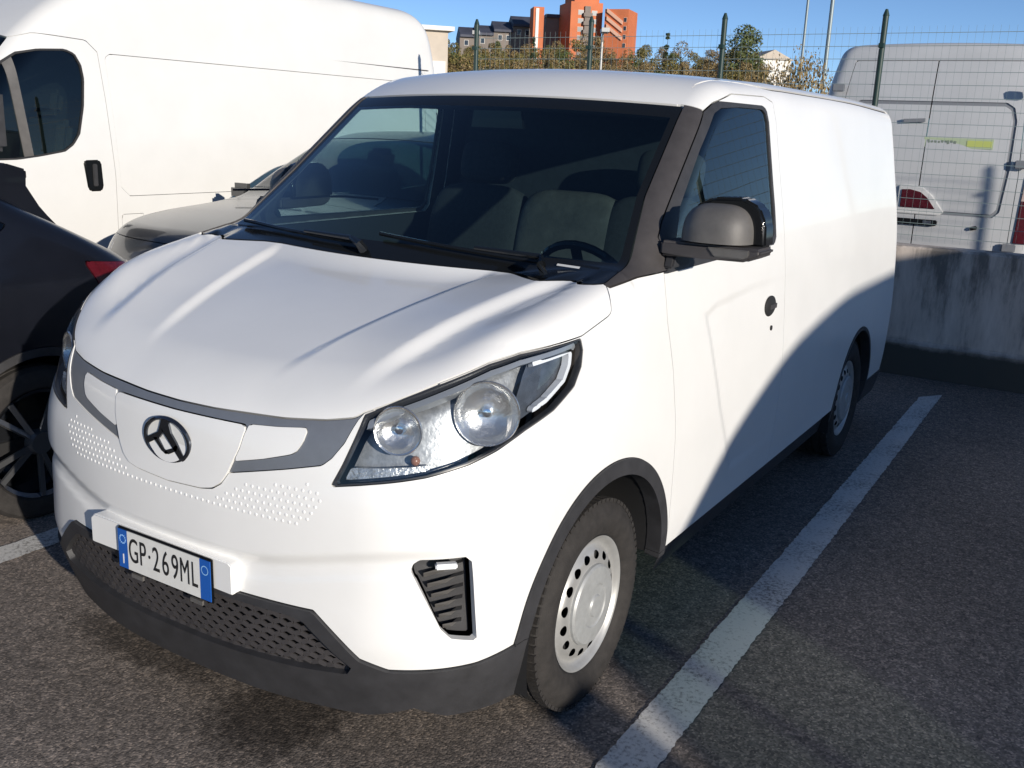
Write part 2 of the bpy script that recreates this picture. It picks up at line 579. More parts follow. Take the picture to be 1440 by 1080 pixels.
# ------------------------------------------------------------------ wheels
def steel_disc():
    """pressed steel wheel with a ring of oblong ventilation holes"""
    rs = np.array([.0, .05, .105, .112, .118, .124, .13, .136, .142, .148, .154, .160, .166, .172, .178, .184, .190, .196, .203])
    az = np.array([.086, .086, .085, .084, .083, .082, .081, .080, .079, .078, .076, .072, .066, .061, .058, .060, .068, .077, .080])
    n = 240
    th = np.arange(n) * 2 * np.pi / n
    R, T = np.meshgrid(rs, th, indexing='ij')
    A = np.repeat(az[:, None], n, 1)
    V = np.stack([A, R * np.cos(T), R * np.sin(T)], -1).reshape(-1, 3)
    i = np.arange(len(rs) * n).reshape(len(rs), n)
    j = np.roll(i, -1, 1)
    q = np.stack([i[:-1], j[:-1], j[1:], i[1:]], -1).reshape(-1, 4)
    Tr = np.concatenate([q[:, [0, 1, 2]], q[:, [0, 2, 3]]])
    def holes(P):
        a = np.arctan2(P[:, 2], P[:, 1]); r = np.hypot(P[:, 1], P[:, 2])
        p = 2 * np.pi / 16
        a = (a + np.pi) % p - p / 2
        return np.sqrt((a * r / 1.3) ** 2 + (r - .147) ** 2) - .0125
    V, Tr, ins = split(V, Tr, holes(V))
    V, Tr = compact(V, Tr[~ins])
    return V, Tr

def make_wheel(parent, loc, sx, R=.313, wd=.195, disc=None, cap=True, name='wheel'):
    V, T = disc
    me = pymesh('wheel', V, T[:, ::-1], True, 50)
    bm = bmesh.new(); bm.from_mesh(me)
    bm.to_mesh(me); bm.free()
    wh = link(name, me, M['silver'], parent)
    wh.location = loc
    wh.rotation_euler = (random.uniform(0, 6), 0, 0 if sx > 0 else math.pi)
    lathe('rim_shade_backing', [(.203, .078), (.207, .080), (.209, .074), (.200, .060), (.192, .045), (.19, .035), (.0, .035)], M['dark'], wh)  # barrel edge plus a black disc, painted shade behind the ventilation holes
    lathe('brake_disc', [(.13, -.02), (.13, -.035), (.0, -.035)], M['dark'], wh, seg=40)
    h = wd / 2
    lathe('tyre', [(.205, h - .022), (.212, h - .012), (.225, h - .004), (.250, h + .003), (.268, h + .002), (.276, h - .001), (.282, h - .003),
                   (.290, h - .008), (R - .012, h - .014), (R - .004, h - .022), (R, h - .034), (R, h - .05), (R - .007, h - .052),
                   (R - .007, h - .06), (R, h - .062), (R + .001, h - .092), (R - .007, h - .094), (R - .007, h - .102), (R + .001, h - .104), (R, -h + .062),
                   (R - .007, -h + .06), (R - .007, -h + .052), (R, -h + .05), (R, -h + .03), (R - .012, -h + .01), (.26, -h), (.21, -h + .01), (.205, -h + .03)],
          M['rubber'], wh, seg=96, auto=28)
    # sipes and shoulder blocks
    bm = bmesh.new()
    for k in range(72):
        a = 2 * math.pi * k / 72
        for x0, x1 in ((h - .016, h - .046), (-h + .016, -h + .046)):
            q = Matrix.Rotation(a, 4, 'X')
            p = q @ Vector(((x0 + x1) / 2, 0, R - .0035))
            bx(bm, p, (.032, .019, .011), q.to_3x3())
    tag(bm_obj('tread_block', bm, M['rubber'], wh), kind='stuff')
    if cap:
        lathe('hub_cap', [(.122, .080), (.121, .090), (.115, .096), (.07, .101), (.066, .101), (.062, .098), (.034, .099), (.03, .104), (.0, .105)], M['hubcap'], wh, seg=48, auto=30)
    return wh

# ------------------------------------------------------------------ build the van
VAN = empty('delivery_van', (0, 0, 0), 0,
            'white compact electric cargo van with black windscreen pillars and blue-banded number plate, the main vehicle', 'van')
def build_van():
    f = van_f
    xs = np.linspace(-1.0, 1.0, 131)
    ys = np.concatenate([np.arange(-.1, 1.35, .012), np.arange(1.36, 2.40, .018), np.arange(2.42, 3.2, .03), np.arange(3.2, 4.25, .016), np.arange(4.27, 4.71, .03)])
    zs = np.concatenate([np.arange(0, .5, .016), np.arange(.5, 1.35, .0125), np.arange(1.36, 2.01, .018)])
    V, T = shell(f, xs, ys, zs, .75, 4.0, .75)
    B = Body(f, V, T)
    YF, YR, ZW = .803, 3.713, .31
    rad = lambda yc: (lambda V: np.hypot(V[:, 1] - yc, V[:, 2] - ZW))
    rF, rR = rad(YF), rad(YR)
    # wheel openings
    side_only = lambda V, g: np.where(ax(V) > .45, g, .3)
    B.take(lambda V: side_only(V, rF(V) - .397), 0, drop=True)
    B.take(lambda V: side_only(V, rR(V) - .372), 0, drop=True)
    # lower black plastic (front lip, sills, rear bumper foot)
    zl = [(-1, .489), (.0, .489), (.13, .489), (.322, .492), (.36, .493), (.467, .385), (.534, .361), (.626, .363), (.75, .366), (.88, .385), (1.0, .36), (1.2, .335), (9, .335)]
    low = B.take(lambda V: (V[:, 2] - np.where(V[:, 1] < 1.0, lin(uu(V), zl), .335)) / 1.2, .002)
    # wheel arch mouldings
    tr = B.take(lambda V: side_only(V, rF(V) - .444), .002)
    arch_hi = tr
    rr_ = B.take(lambda V: side_only(V, rR(V) - .392), .002)
    _, low = sub(low, lambda V: V[:, 2] - .207)
    lowF, low = sub(low, lambda V: V[:, 1] - .85)
    archF, lowF = sub(lowF, lambda V: side_only(V, rF(V) - .444))
    archB, low = sub(low, lambda V: side_only(V, rF(V) - .444))
    _, archB = sub(archB, lambda V: V[:, 2] - .318)
    rrB, low = sub(low, lambda V: side_only(V, rR(V) - .392))
    sill, tail = sub(low, lambda V: V[:, 1] - 3.75)
    # ---- windscreen, pillars
    Xe = [(1.20, .806), (1.244, .795), (1.46, .722), (1.731, .679), (1.80, .672)]
    def f_ws(V):
        a = ax(V) - lin(V[:, 2], Xe)
        b = (1.237 + .013 * ax(V) ** 2 - V[:, 2])
        c = V[:, 2] - (1.752 - .040 * ax(V) ** 2)
        return np.maximum(np.maximum(a, b), np.maximum(c, V[:, 1] - 1.9))
    wsp = B.take(f_ws, .004)
    pp = [(.835, 1.236), (.85, 1.30), (1.15, 1.46), (1.50, 1.735), (1.575, 1.738), (1.606, 1.722), (1.386, 1.547), (1.194, 1.394), (1.145, 1.347),
          (1.150, 1.287), (1.168, 1.254), (.984, 1.250)]
    f_p = lambda V: np.where((V[:, 1] < 2) & (V[:, 2] > 1.1) & (ax(V) > .3), np.maximum(sdpoly(V[:, 1], V[:, 2], pp), .660 - ax(V)), .3)
    pil = B.take(f_p, .004)
    # ---- doors
    dp = [(1.135, 1.251), (1.15, 1.10), (1.198, .945), (1.232, .754), (1.248, .536), (1.26, .40), (1.262, .30), (2.30, .30), (2.325, .70), (2.308, 1.0),
          (2.300, 1.4), (2.285, 1.70), (2.262, 1.772), (2.18, 1.789), (1.84, 1.783), (1.68, 1.748), (1.605, 1.718), (1.386, 1.543), (1.194, 1.390), (1.147, 1.345), (1.152, 1.287), (1.170, 1.251)]
    f_d = lambda V: np.where(ax(V) > .55, sdpoly(V[:, 1], V[:, 2], dp), .3)
    door = B.take(f_d, .004)
    # ---- hood
    ze = [(-1, .938), (.0, .938), (.13, .941), (.30, .951), (.398, .963), (.46, .976), (.484, .990), (.661, 1.062), (.781, 1.104), (.863, 1.122), (1.045, 1.139), (1.145, 1.170), (1.17, 1.185), (3, 1.185)]
    def f_h(V):
        a = (lin(uu(V), ze) - V[:, 2])
        b = (uu(V) - 1.158)
        c = V[:, 1] - 1.0
        return np.maximum(np.maximum(a, b), c)
    hood = B.take(f_h, .0035)
    # ---- headlights
    hp = [(.404, .815), (.430, .865), (.484, .983), (.57, 1.022), (.661, 1.056), (.781, 1.098), (.863, 1.116), (1.040, 1.131), (1.049, 1.10), (1.045, 1.06), (1.021, 1.015),
          (.953, .972), (.867, .940), (.79, .904), (.718, .879), (.618, .855), (.491, .833)]
    f_l = lambda V: np.where(V[:, 1] < 1.2, sdpoly(uu(V), V[:, 2], hp), .3)
    lamp = B.take(f_l, .0022)
    # ---- upper grille area
    fx = lambda poly: (lambda V: np.where(V[:, 1] < .4, sdpoly(ax(V), V[:, 2], poly), .3))
    cp = [(-.4, .914), (.0, .914), (.235, .917), (.244, .910), (.233, .861), (.204, .794), (.184, .765), (.158, .748), (.12, .741), (.0, .735), (-.4, .735)]
    center = B.take(fx(cp), .0035)
    ip_ = [(.252, .921), (.337, .928), (.410, .937), (.417, .930), (.413, .906), (.400, .882), (.385, .872), (.31, .849), (.224, .828), (.236, .866)]
    inset = B.take(fx(ip_), .0015)
    gp = [(-.3, .96), (.55, 1.0), (.535, .972), (.517, .918), (.492, .880), (.470, .860), (.375, .836), (.205, .796), (-.3, .78)]
    trim = B.take(fx(gp), .0025)
    # ---- corner vents
    vp = [(.585, .628), (.592, .645), (.606, .653), (.713, .654), (.728, .640), (.745, .436), (.682, .452), (.657, .478)]
    f_v = lambda V: np.where((V[:, 1] < .6) & (V[:, 2] < .8), sdpoly(uu(V), V[:, 2], vp), .3)
    vent = B.take(f_v, .002)
    # ---- tail lamps and rear doors
    f_t = lambda V: np.where(V[:, 1] > 4.2, np.maximum(4.50 - V[:, 1], 0 * V[:, 1] - 1) * 0 + np.maximum(4.505 - V[:, 1], sdpoly(ax(V), V[:, 2], [(.74, .80), (.95, .80), (.95, 1.30), (.76, 1.30)])), .3)
    tl = B.take(f_t, .003)
    f_rd = lambda V: np.where(V[:, 1] > 4.2, sdpoly(ax(V), V[:, 2], [(-.3, .42), (.70, .42), (.71, 1.2), (.66, 1.70), (-.3, 1.74)]), .3)
    rd = B.take(f_rd, .004)
    rd, _ = sub(rd, lambda V: .003 - ax(V))
    # ---- roof gutters
    f_g = lambda V: np.where((V[:, 2] > 1.7) & (V[:, 1] > 1.0), np.maximum(np.abs(ax(V) - (.650 + .07 * ss(1.65, 2.35, V[:, 1]))) - .006, np.maximum(1.70 - V[:, 1], V[:, 1] - 4.40)), .3)
    gut = B.take(f_g, .0)
    body = surf('body', f, (B.V, B.T), M['white'], VAN, flange=.022)
    surf('hood', f, hood, M['white'], VAN, flange=.02)
    for pc in side_split(gut):
        surf('roof_gutter', f, pc, M['trim_plastic'], VAN, offset=-.006, flange=-.006)
    # lower plastics
    lip, mesh = sub(lowF, lambda V: -sdpoly(ax(V), V[:, 2], [(-.4, .472), (.40, .470), (.441, .462), (.560, .362), (.545, .338), (.405, .326), (.135, .318), (-.4, .318)]))
    surf('bumper_lip', f, lip, M['black_plastic'], VAN, offset=.010, flange=.05)
    lg = surf('lower_grille', f, mesh, M['dark'], VAN, offset=-.035, flange=-.05)
    _, sill = sub(sill, lambda V: V[:, 1] - 1.31)
    for pc in side_split(sill):
        surf('sill', f, pc, M['black_plastic'], VAN, offset=-.03, flange=-.03)
    surf('rear_bumper', f, tail, M['black_plastic'], VAN, offset=.004, flange=.03)
    def merge(*ps):
        o = 0; VV = []; TT = []
        for v, t in ps:
            VV.append(v); TT.append(t + o); o += len(v)
        return np.concatenate(VV), np.concatenate(TT)
    for pc in side_split(merge(arch_hi, archF, archB)):
        surf('wheel_arch', f, pc, M['black_plastic'], VAN, offset=.007, flange=.05)
    for pc in side_split(merge(rr_, rrB)):
        surf('wheel_arch', f, pc, M['black_plastic'], VAN, offset=.003, flange=.05)
    # glass
    def f_in(V): return np.maximum(f_ws(V) + .022, np.maximum(1.237 + .045 - V[:, 2], V[:, 2] - (1.715 - .04 * ax(V) ** 2)))
    gl, frit = sub(wsp, f_in)
    wso = surf('windscreen', f, gl, M['screen_glass'], VAN, offset=-.003, flange=0)
    surf('black_border', f, frit, M['gloss_black'], wso, offset=-.003, flange=.012)
    for pc in side_split(pil):
        surf('pillar_cover', f, pc, M['trim_plastic'], VAN, offset=.001, flange=.03)
    gp_ = [(1.658, 1.716), (1.503, 1.600), (1.300, 1.430), (1.235, 1.330), (1.225, 1.285), (1.24, 1.272), (2.150, 1.268), (2.186, 1.29), (2.190, 1.393), (2.186, 1.70), (2.168, 1.733), (2.13, 1.744), (1.886, 1.743), (1.72, 1.735)]
    fr_ = [(1.60, 1.725), (1.70, 1.757), (1.886, 1.757), (2.14, 1.758), (2.185, 1.745), (2.204, 1.70), (2.210, 1.393), (2.206, 1.275), (2.18, 1.250), (1.16, 1.243), (1.10, 1.247), (1.10, 1.36), (1.19, 1.41), (1.38, 1.56)]
    fd_g = lambda V: np.where(ax(V) > .5, sdpoly(V[:, 1], V[:, 2], gp_), .3)
    fd_f = lambda V: np.where(ax(V) > .5, sdpoly(V[:, 1], V[:, 2], fr_), .3)
    for pc, sx in zip(side_split(door), (1, -1)):
        g_, rest = sub(pc, fd_g)
        fr, pan = sub(rest, fd_f)
        d = surf('front_door', f, pan, M['white'], VAN, flange=.02)
        surf('door_glass', f, g_, M['door_glass'], d, offset=-.006, flange=0)
        surf('window_frame', f, fr, M['black_plastic'], d, offset=-.001, flange=.012)
        # handle set in a dark cup, key lock below it
        bm = bmesh.new()
        bmesh.ops.create_uvsphere(bm, u_segments=20, v_segments=12, radius=1)
        bmesh.ops.transform(bm, matrix=Matrix.Translation((sx * .868, 2.125, 1.022)) @ Matrix.Diagonal((.012, .062, .040, 1)), verts=bm.verts)
        bm_obj('handle_cup', bm, M['dark'], d, smooth=True)
        bm = bmesh.new()
        bx(bm, (sx * .877, 2.128, 1.022), (.012, .085, .030))
        bm_obj('door_handle', bm, M['trim_plastic'], d, smooth=True, bevel=.007)
        bm = bmesh.new()
        bar(bm, (sx * .860, 2.149, .934), (sx * .8765, 2.149, .934), .010, seg=14)
        bm_obj('key_lock', bm, M['dark'], d)
    # ---- lamps
    for pc, sx in zip(side_split(lamp), (1, -1)):
        f_in2 = lambda V: f_l(V) + .0032
        inn, rim = sub(pc, f_in2)
        hl = surf('headlight', f, inn, M['lamp_silver'], VAN, offset=-.064, flange=-.064)
        surf('lamp_seal', f, rim, M['lamp_edge'], hl, offset=.0, flange=.02)
        surf('lens', f, inn, M['lens'], hl, offset=-.003, flange=0)
        dk, _ = sub(inn, lambda V: np.maximum(f_l(V) + .012, .875 - uu(V) + .35 * (V[:, 2] - 1.03)))
        surf('dark_panel', f, dk, M['lamp_dark'], hl, offset=-.040, flange=.0)
        drl, _ = sub(inn, lambda V: np.maximum(np.maximum(f_l(V) + .020, -(f_l(V) + .031)), np.maximum(.90 - uu(V), V[:, 2] - 1.101)))
        surf('running_light', f, drl, M['lamp_white'], hl, offset=-.016, flange=.02)
        ind, _ = sub(inn, lambda V: np.maximum(np.maximum(f_l(V) + .012, uu(V) - .63), V[:, 2] - (.862 + .10 * (uu(V) - .45))))
        surf('indicator', f, ind, M['flutes'], hl, offset=-.022, flange=.03)
        topb, _ = sub(inn, lambda V: np.maximum(np.maximum(f_l(V) + .008, -(f_l(V) + .020)), np.maximum(V[:, 2] * 0 + .47 - uu(V), (lin(uu(V), ze) - .034) - V[:, 2])))
        surf('upper_bezel', f, topb, M['lamp_bezel'], hl, offset=-.014, flange=.03)
        # round reflectors
        def bowl(name, c, r, depth, m, tilt):
            n = Vector((tilt[0] * sx, tilt[1], tilt[2])).normalized()
            prof = [(r + .006, .004), (r + .004, .008), (r, .006)] + [(r * t, -depth * (1 - t * t)) for t in (.9, .75, .6, .45, .34)] + [(.0, -depth * .9)]
            o = lathe(name, prof, m, hl, seg=40)
            o.rotation_mode = 'QUATERNION'
            o.rotation_quaternion = n.to_track_quat('X', 'Z')
            o.location = (c[0] * sx, c[1], c[2])
            b = lathe('bulb', [(.0, .012), (.010, .010), (.014, .0), (.014, -.03)], M['chrome'], hl, seg=20)
            b.rotation_mode = 'QUATERNION'; b.rotation_quaternion = o.rotation_quaternion
            b.location = Vector(o.location) - n * depth * .55
        bowl('reflector', (.764, .326, .984), .074, .032, M['reflector'], (.50, -.86, .10))
        bowl('reflector', (.619, .172, .950), .054, .028, M['reflector'], (.35, -.92, .08))
        bm = bmesh.new()
        bmesh.ops.create_uvsphere(bm, u_segments=12, v_segments=8, radius=.012)
        bmesh.ops.translate(bm, vec=(sx * .655, .192, .878), verts=bm.verts)
        bm_obj('indicator_bulb', bm, M['amber'], hl, smooth=True)
    for pc in side_split(tl):
        surf('tail_light', f, pc, M['red_lamp'], VAN, flange=.02)
    for pc in side_split(rd):
        d = surf('rear_door', f, pc, M['white'], VAN, flange=.02)
    box_obj('rear_handle', (.10, 4.597, .98), (.10, .02, .05), M['black_plastic'], VAN, bevel=.006)
    # ---- nose panels
    g = surf('grille_trim', f, trim, M['satin'], VAN, offset=-.002, flange=.02)
    surf('badge_panel', f, center, M['white'], VAN, offset=.004, flange=.02)
    for pc in side_split(inset):
        surf('charge_flap', f, pc, M['white'], VAN, offset=.002, flange=.02)
    for pc, sx in zip(side_split(vent), (1, -1)):
        v = surf('bumper_vent', f, pc, M['black_plastic'], VAN, offset=-.045, flange=-.055)
        # slats
        for k in range(6):
            z = .470 + k * .027
            t = (z - .46) / .17
            u0, u1 = .662 - .060 * t, .705 + .004 * t
            pts = []
            for u in (u0, (u0 + u1) / 2, u1):
                # find surface point with this u
                lo, hi = .3, .86
                for _ in range(24):
                    m_ = (lo + hi) / 2
                    p = front_pt(f, np.array([m_]), np.array([z + (u - u0) * .35]))[0]
                    if (p[0] + p[1]) * .70711 < u: lo = m_
                    else: hi = m_
                pts.append(p)
            n = Vector((.55, -.83, 0))
            bm = bmesh.new()
            a, b, c = [Vector((q[0] * sx, q[1], q[2])) - Vector((n.x * sx, n.y, 0)) * .020 for q in pts]
            prism_pts = []
            for q, dz, inset_ in ((a, .010, .018), (b, .004, .008), (c, -.004, .028)):
                prism_pts.append((q + Vector((0, 0, dz)), q + Vector((-n.x * sx, -n.y, 0)) * inset_ + Vector((0, 0, -.010))))
            up = [bm.verts.new(p[0]) for p in prism_pts]; dn = [bm.verts.new(p[1]) for p in prism_pts]
            bk = [bm.verts.new(p[1] + Vector((-n.x * sx, -n.y, 0)) * .02) for p in prism_pts]
            for i in range(2):
                bm.faces.new((up[i], up[i + 1], dn[i + 1], dn[i])); bm.faces.new((up[i], bk[i], bk[i + 1], up[i + 1])); bm.faces.new((dn[i], dn[i + 1], bk[i + 1], bk[i]))
            bm_obj('slat', bm, M['cap_grey'], v)
        p = front_pt(f, np.array([.728, .765]), np.array([.634, .634]))
        bm = bmesh.new()
        bar(bm, (p[0][0] * sx, p[0][1] + .012, .634), (p[1][0] * sx, p[1][1] + .012, .634), .02, .014)
        bm_obj('fog_light', bm, M['lamp_white'], v, bevel=.003, smooth=True)
    # ---- emblem: ellipse ring with a letter-like triangle device
    ec = front_pt(f, np.array([-.008]), np.array([.838]))[0]
    def ell(a, b, n=48): return [(a * math.cos(2 * math.pi * k / n), b * math.sin(2 * math.pi * k / n)) for k in range(n)]
    y0, y1 = ec[1] - .012, ec[1] - .002
    bm = bmesh.new()
    o_, i_ = ell(.088, .062), ell(.077, .052)
    P = [[bm.verts.new((ec[0] + u, yy, ec[2] + v)) for u, v in r_] for r_, yy in ((o_, y1), (o_, y0 + .003), (ell(.0825, .057), y0), (i_, y0 + .003), (i_, y1))]
    for A, Bq in zip(P, P[1:]):
        for k in range(48):
            bm.faces.new((A[k], A[(k + 1) % 48], Bq[(k + 1) % 48], Bq[k]))
    em = bm_obj('emblem', bm, M['dark_chrome'], VAN, smooth=True, auto=60)
    bm = bmesh.new()
    prism(bm, [(ec[0] + u, ec[2] + v) for u, v in ell(.079, .054)], 'y', ec[1] - .0042, ec[1] + .004)
    bm_obj('emblem_back', bm, M['plate_white'], em)
    bm = bmesh.new()
    def strip(pts):
        prism(bm, [(ec[0] + u * .088, ec[2] + v * .062) for u, v in pts], 'y', y0 + .002, ec[1] - .001)
    strip([(-.16, .90), (.10, .90), (.22, .34), (.80, -.62), (.62, -.80), (.06, .06), (-.26, .52)])
    strip([(-.26, .52), (-.34, .28), (-.90, -.12), (-.82, -.36), (-.30, .02), (-.08, .36)])
    strip([(-.56, -.02), (-.40, .02), (-.10, -.40), (.10, -.54), (-.04, -.62), (-.22, -.50)])
    strip([(-.04, -.44), (-.10, -.60), (.10, -.58), (.44, -.34), (.50, -.12), (.40, -.10), (.26, -.28)])
    bm_obj('emblem_device', bm, M['dark_chrome'], em)
    # ---- number plate on its white holder
    bm = bmesh.new()
    prism(bm, [(-.31, .488), (.243, .488), (.243, .566), (.230, .573), (-.295, .573), (-.31, .560)], 'y', -.010, .05)
    bm_obj('plate_holder', bm, M['white'], VAN, smooth=True, bevel=.003)
    pl = box_obj('licence_plate', (0, -.0155, .510), (.366, .008, .122), M['gloss_black'], VAN, bevel=.003)
    box_obj('plate_face', (0, -.0202, .510), (.282, .003, .110), M['plate_white'], pl)
    for sx in (-1, 1):
        box_obj('blue_band', (sx * .160, -.0202, .510), (.038, .003, .110), M['plate_blue'], pl)
    def text(s, x, z, h, m, sx=.62, depth=.0006):
        cu = bpy.data.curves.new('t', 'FONT')
        cu.body = s; cu.size = h; cu.align_x = 'CENTER'; cu.align_y = 'CENTER'; cu.extrude = depth
        t = bpy.data.objects.new('t', cu)
        COL.objects.link(t)
        dg = bpy.context.evaluated_depsgraph_get()
        me = bpy.data.meshes.new_from_object(t.evaluated_get(dg))
        bpy.data.objects.remove(t)
        me.transform(Matrix.Translation((x, -.0221, z)) @ Matrix.Rotation(math.pi / 2, 4, 'X') @ Matrix.Diagonal((sx, 1, 1, 1)))
        me.materials.clear()
        return link('lettering', me, m, pl)
    for ch, x in zip('GP', (-.116, -.079)): text(ch, x, .511, .098, M['plate_ink'], .58)
    text('·', -.052, .511, .08, M['plate_ink'], .8)
    for ch, x in zip('269', (-.026, .011, .048)): text(ch, x, .511, .098, M['plate_ink'], .60)
    for ch, x in zip('ML', (.085, .121)): text(ch, x, .511, .098, M['plate_ink'], .52)
    text('I', -.160, .480, .040, M['plate_white'], .9)
    bm = bmesh.new()
    for k in range(12):
        a = 2 * math.pi * k / 12
        bx(bm, (-.160 + .0115 * math.cos(a), -.0221, .538 + .0115 * math.sin(a)), (.0032, .001, .0032), Matrix.Rotation(a, 3, 'Y'))
    bm_obj('star_ring', bm, M['plate_mark'], pl)
    bm = bmesh.new()
    P = [[bm.verts.new((.160 + r_ * math.cos(2 * math.pi * k / 24), -.0222, .537 + r_ * math.sin(2 * math.pi * k / 24))) for k in range(24)] for r_ in (.013, .0105)]
    for k in range(24):
        bm.faces.new((P[0][k], P[0][(k + 1) % 24], P[1][(k + 1) % 24], P[1][k]))
    bm_obj('year_ring', bm, M['plate_mark'], pl)
    for x in (-.115, .117):
        box_obj('plate_clip', (x, -.014, .437), (.045, .006, .012), M['cap_grey'], VAN)
    # ---- honeycomb of the lower grille: zig-zag ribs and short stays
    bm = bmesh.new()
    gpoly = [(-.57, .362), (-.45, .466), (.45, .466), (.57, .362), (.55, .335), (.405, .322), (.135, .314), (-.135, .314), (-.405, .322), (-.55, .335)]
    pit, row = .040, .0185
    xsg = np.arange(-.60, .60, pit / 2)
    for r_ in range(11):
        z0 = .305 + r_ * row
        zz_ = [z0 + (.0038 if (i + r_) % 2 else -.0038) for i in range(len(xsg))]
        pts = front_pt(f, xsg, np.array(zz_)) + np.array([0, .010, 0])
        ok = sdpoly(pts[:, 0], pts[:, 2], gpoly) < .006
        for i in range(len(xsg) - 1):
            if ok[i] and ok[i + 1]:
                bar(bm, pts[i], pts[i + 1], .0038, .013)
            if ok[i] and (i + r_) % 2 and r_ < 10:
                q = pts[i].copy(); q[2] += row - .0076
                if sdpoly(np.array([q[0]]), np.array([q[2]]), gpoly)[0] < .004:
                    bar(bm, pts[i] + np.array([0, .004, 0]), q + np.array([0, .004, 0]), .006, .005)
    tag(bm_obj('grille_mesh', bm, M['trim_plastic'], lg), kind='stuff')
    # vertical support beside the plate
    # ---- embossed studs under the badge panel
    bm = bmesh.new()
    spoly = [(0, .724), (0, .694), (.15, .690), (.30, .692), (.42, .704), (.485, .745), (.49, .80), (.44, .815), (.36, .800), (.25, .778), (.215, .760), (.19, .738), (.15, .724)]
    pts = []
    for r_ in range(11):
        for i in range(-30, 31):
            x = (i + (r_ % 2) * .5) * .0195
            z = .694 + r_ * .0165
            pts.append((x, z))
    pts = np.array(pts)
    pts = pts[sdpoly(np.abs(pts[:, 0]), pts[:, 1], spoly) < -.004]
    P3 = front_pt(f, pts[:, 0], pts[:, 1])
    N3, _ = grad(f, P3)
    for p, n in zip(P3, N3):
        n = Vector(n); q = n.to_track_quat('Z', 'Y')
        h6 = [bm.verts.new(Vector(p) + q @ Vector((.0062 * math.cos(k * math.pi / 3), .0062 * math.sin(k * math.pi / 3), -.001))) for k in range(6)]
        t6 = [bm.verts.new(Vector(p) + q @ Vector((.0026 * math.cos(k * math.pi / 3), .0026 * math.sin(k * math.pi / 3), .0016))) for k in range(6)]
        for k in range(6):
            bm.faces.new((h6[k], h6[(k + 1) % 6], t6[(k + 1) % 6], t6[k]))
        bm.faces.new(t6)
    o = bm_obj('bumper_stud', bm, M['white'], VAN)
    tag(o, kind='stuff')
    # ---- door mirrors
    for sx in (1, -1):
        D = [(.880, 1.340), (.877, 1.395), (.900, 1.446), (.955, 1.474), (1.045, 1.478), (1.095, 1.455), (1.117, 1.41), (1.122, 1.340)]
        bm = bmesh.new()
        prism(bm, [(sx * a, b) for a, b in D], 'y', 1.185, 1.265)
        mr = bm_obj('wing_mirror', bm, M['gloss_black'], VAN, smooth=True, bevel=.010, seg=3)
        cx, cz, rx, rz, ry = .982, 1.350, .105, .108, .098
        Vv, Ff = [], []
        nu, nv = 28, 14
        for i in range(nv + 1):
            ph = i / nv * math.pi / 2
            for j in range(nu + 1):
                th = j / nu * math.pi
                sg = lambda c_, e: math.copysign(abs(c_) ** e, c_)
                Xx = sg(math.cos(th), .62) * sg(math.cos(ph), .75)
                Yy = -sg(math.sin(ph), .8)
                Zz = sg(math.sin(th), .72) * sg(math.cos(ph), .75)
                Vv.append((sx * (cx + rx * Xx), 1.195 + ry * Yy, cz + rz * Zz))
        for i in range(nv):
            for j in range(nu):
                a = i * (nu + 1) + j
                Ff.append((a, a + 1, a + nu + 2, a + nu + 1))
        base = len(Vv)
        me = pymesh('mirror_cap', Vv, Ff, True)
        bm = bmesh.new(); bm.from_mesh(me)
        bmesh.ops.remove_doubles(bm, verts=bm.verts, dist=1e-4)
        bmesh.ops.holes_fill(bm, edges=[e for e in bm.edges if e.is_boundary])
        bm_obj('mirror_cap', bm, M['cap_grey'], mr, smooth=True, auto=50)
        bm = bmesh.new()
        prism(bm, [(sx * .83, 1.300), (sx * .96, 1.302), (sx * 1.09, 1.304), (sx * 1.130, 1.322), (sx * 1.130, 1.344), (sx * .83, 1.344)], 'y', 1.120, 1.245)
        bm_obj('mirror_arm', bm, M['trim_plastic'], mr, smooth=True, bevel=.008, seg=3)
        bm = bmesh.new()
        prism(bm, [(sx * .975, 1.338), (sx * .998, 1.312), (sx * 1.08, 1.312), (sx * 1.10, 1.322), (sx * 1.10, 1.338)], 'y', 1.115, 1.16)
        bm_obj('side_repeater', bm, M['cap_grey'], mr, smooth=True, bevel=.003)
        bm = bmesh.new()
        prism(bm, [(sx * (1.0 + (a - 1.0) * .9), 1.405 + (b - 1.405) * .88) for a, b in D], 'y', 1.262, 1.2665)
        bm_obj('mirror_glass', bm, M['chrome'], mr)
        bm = bmesh.new()
        prism(bm, [(1.13, 1.262), (1.17, 1.345), (1.22, 1.345), (1.27, 1.28), (1.27, 1.262)], 'x', sx * .838, sx * .870)
        bm_obj('mirror_base', bm, M['black_plastic'], VAN, smooth=True, bevel=.006)
        if sx < 0:                       # the passenger mirror is folded back against its window
            pv = Matrix.Translation((-.875, 1.20, 0))
            mr.matrix_world = Matrix.Translation((.02, .08, 0)) @ pv @ Matrix.Rotation(math.radians(-87), 4, 'Z') @ pv.inverted()
    # ---- wipers, sticker, cowl
    def onws(x, z):
        lo, hi = .6, 2.0
        p = front_pt(lambda P: f(P), np.array([x]), np.array([z]))
        return p
    def surf_pt(x, z):
        lo, hi = .3, 2.2
        for _ in range(34):
            m_ = (lo + hi) / 2
            if f(np.array([[x, m_, z]]))[0] < 0: hi = m_
            else: lo = m_
        P = np.array([[x, lo, z]]); n, _ = grad(f, P)
        return Vector(P[0]), Vector(n[0])
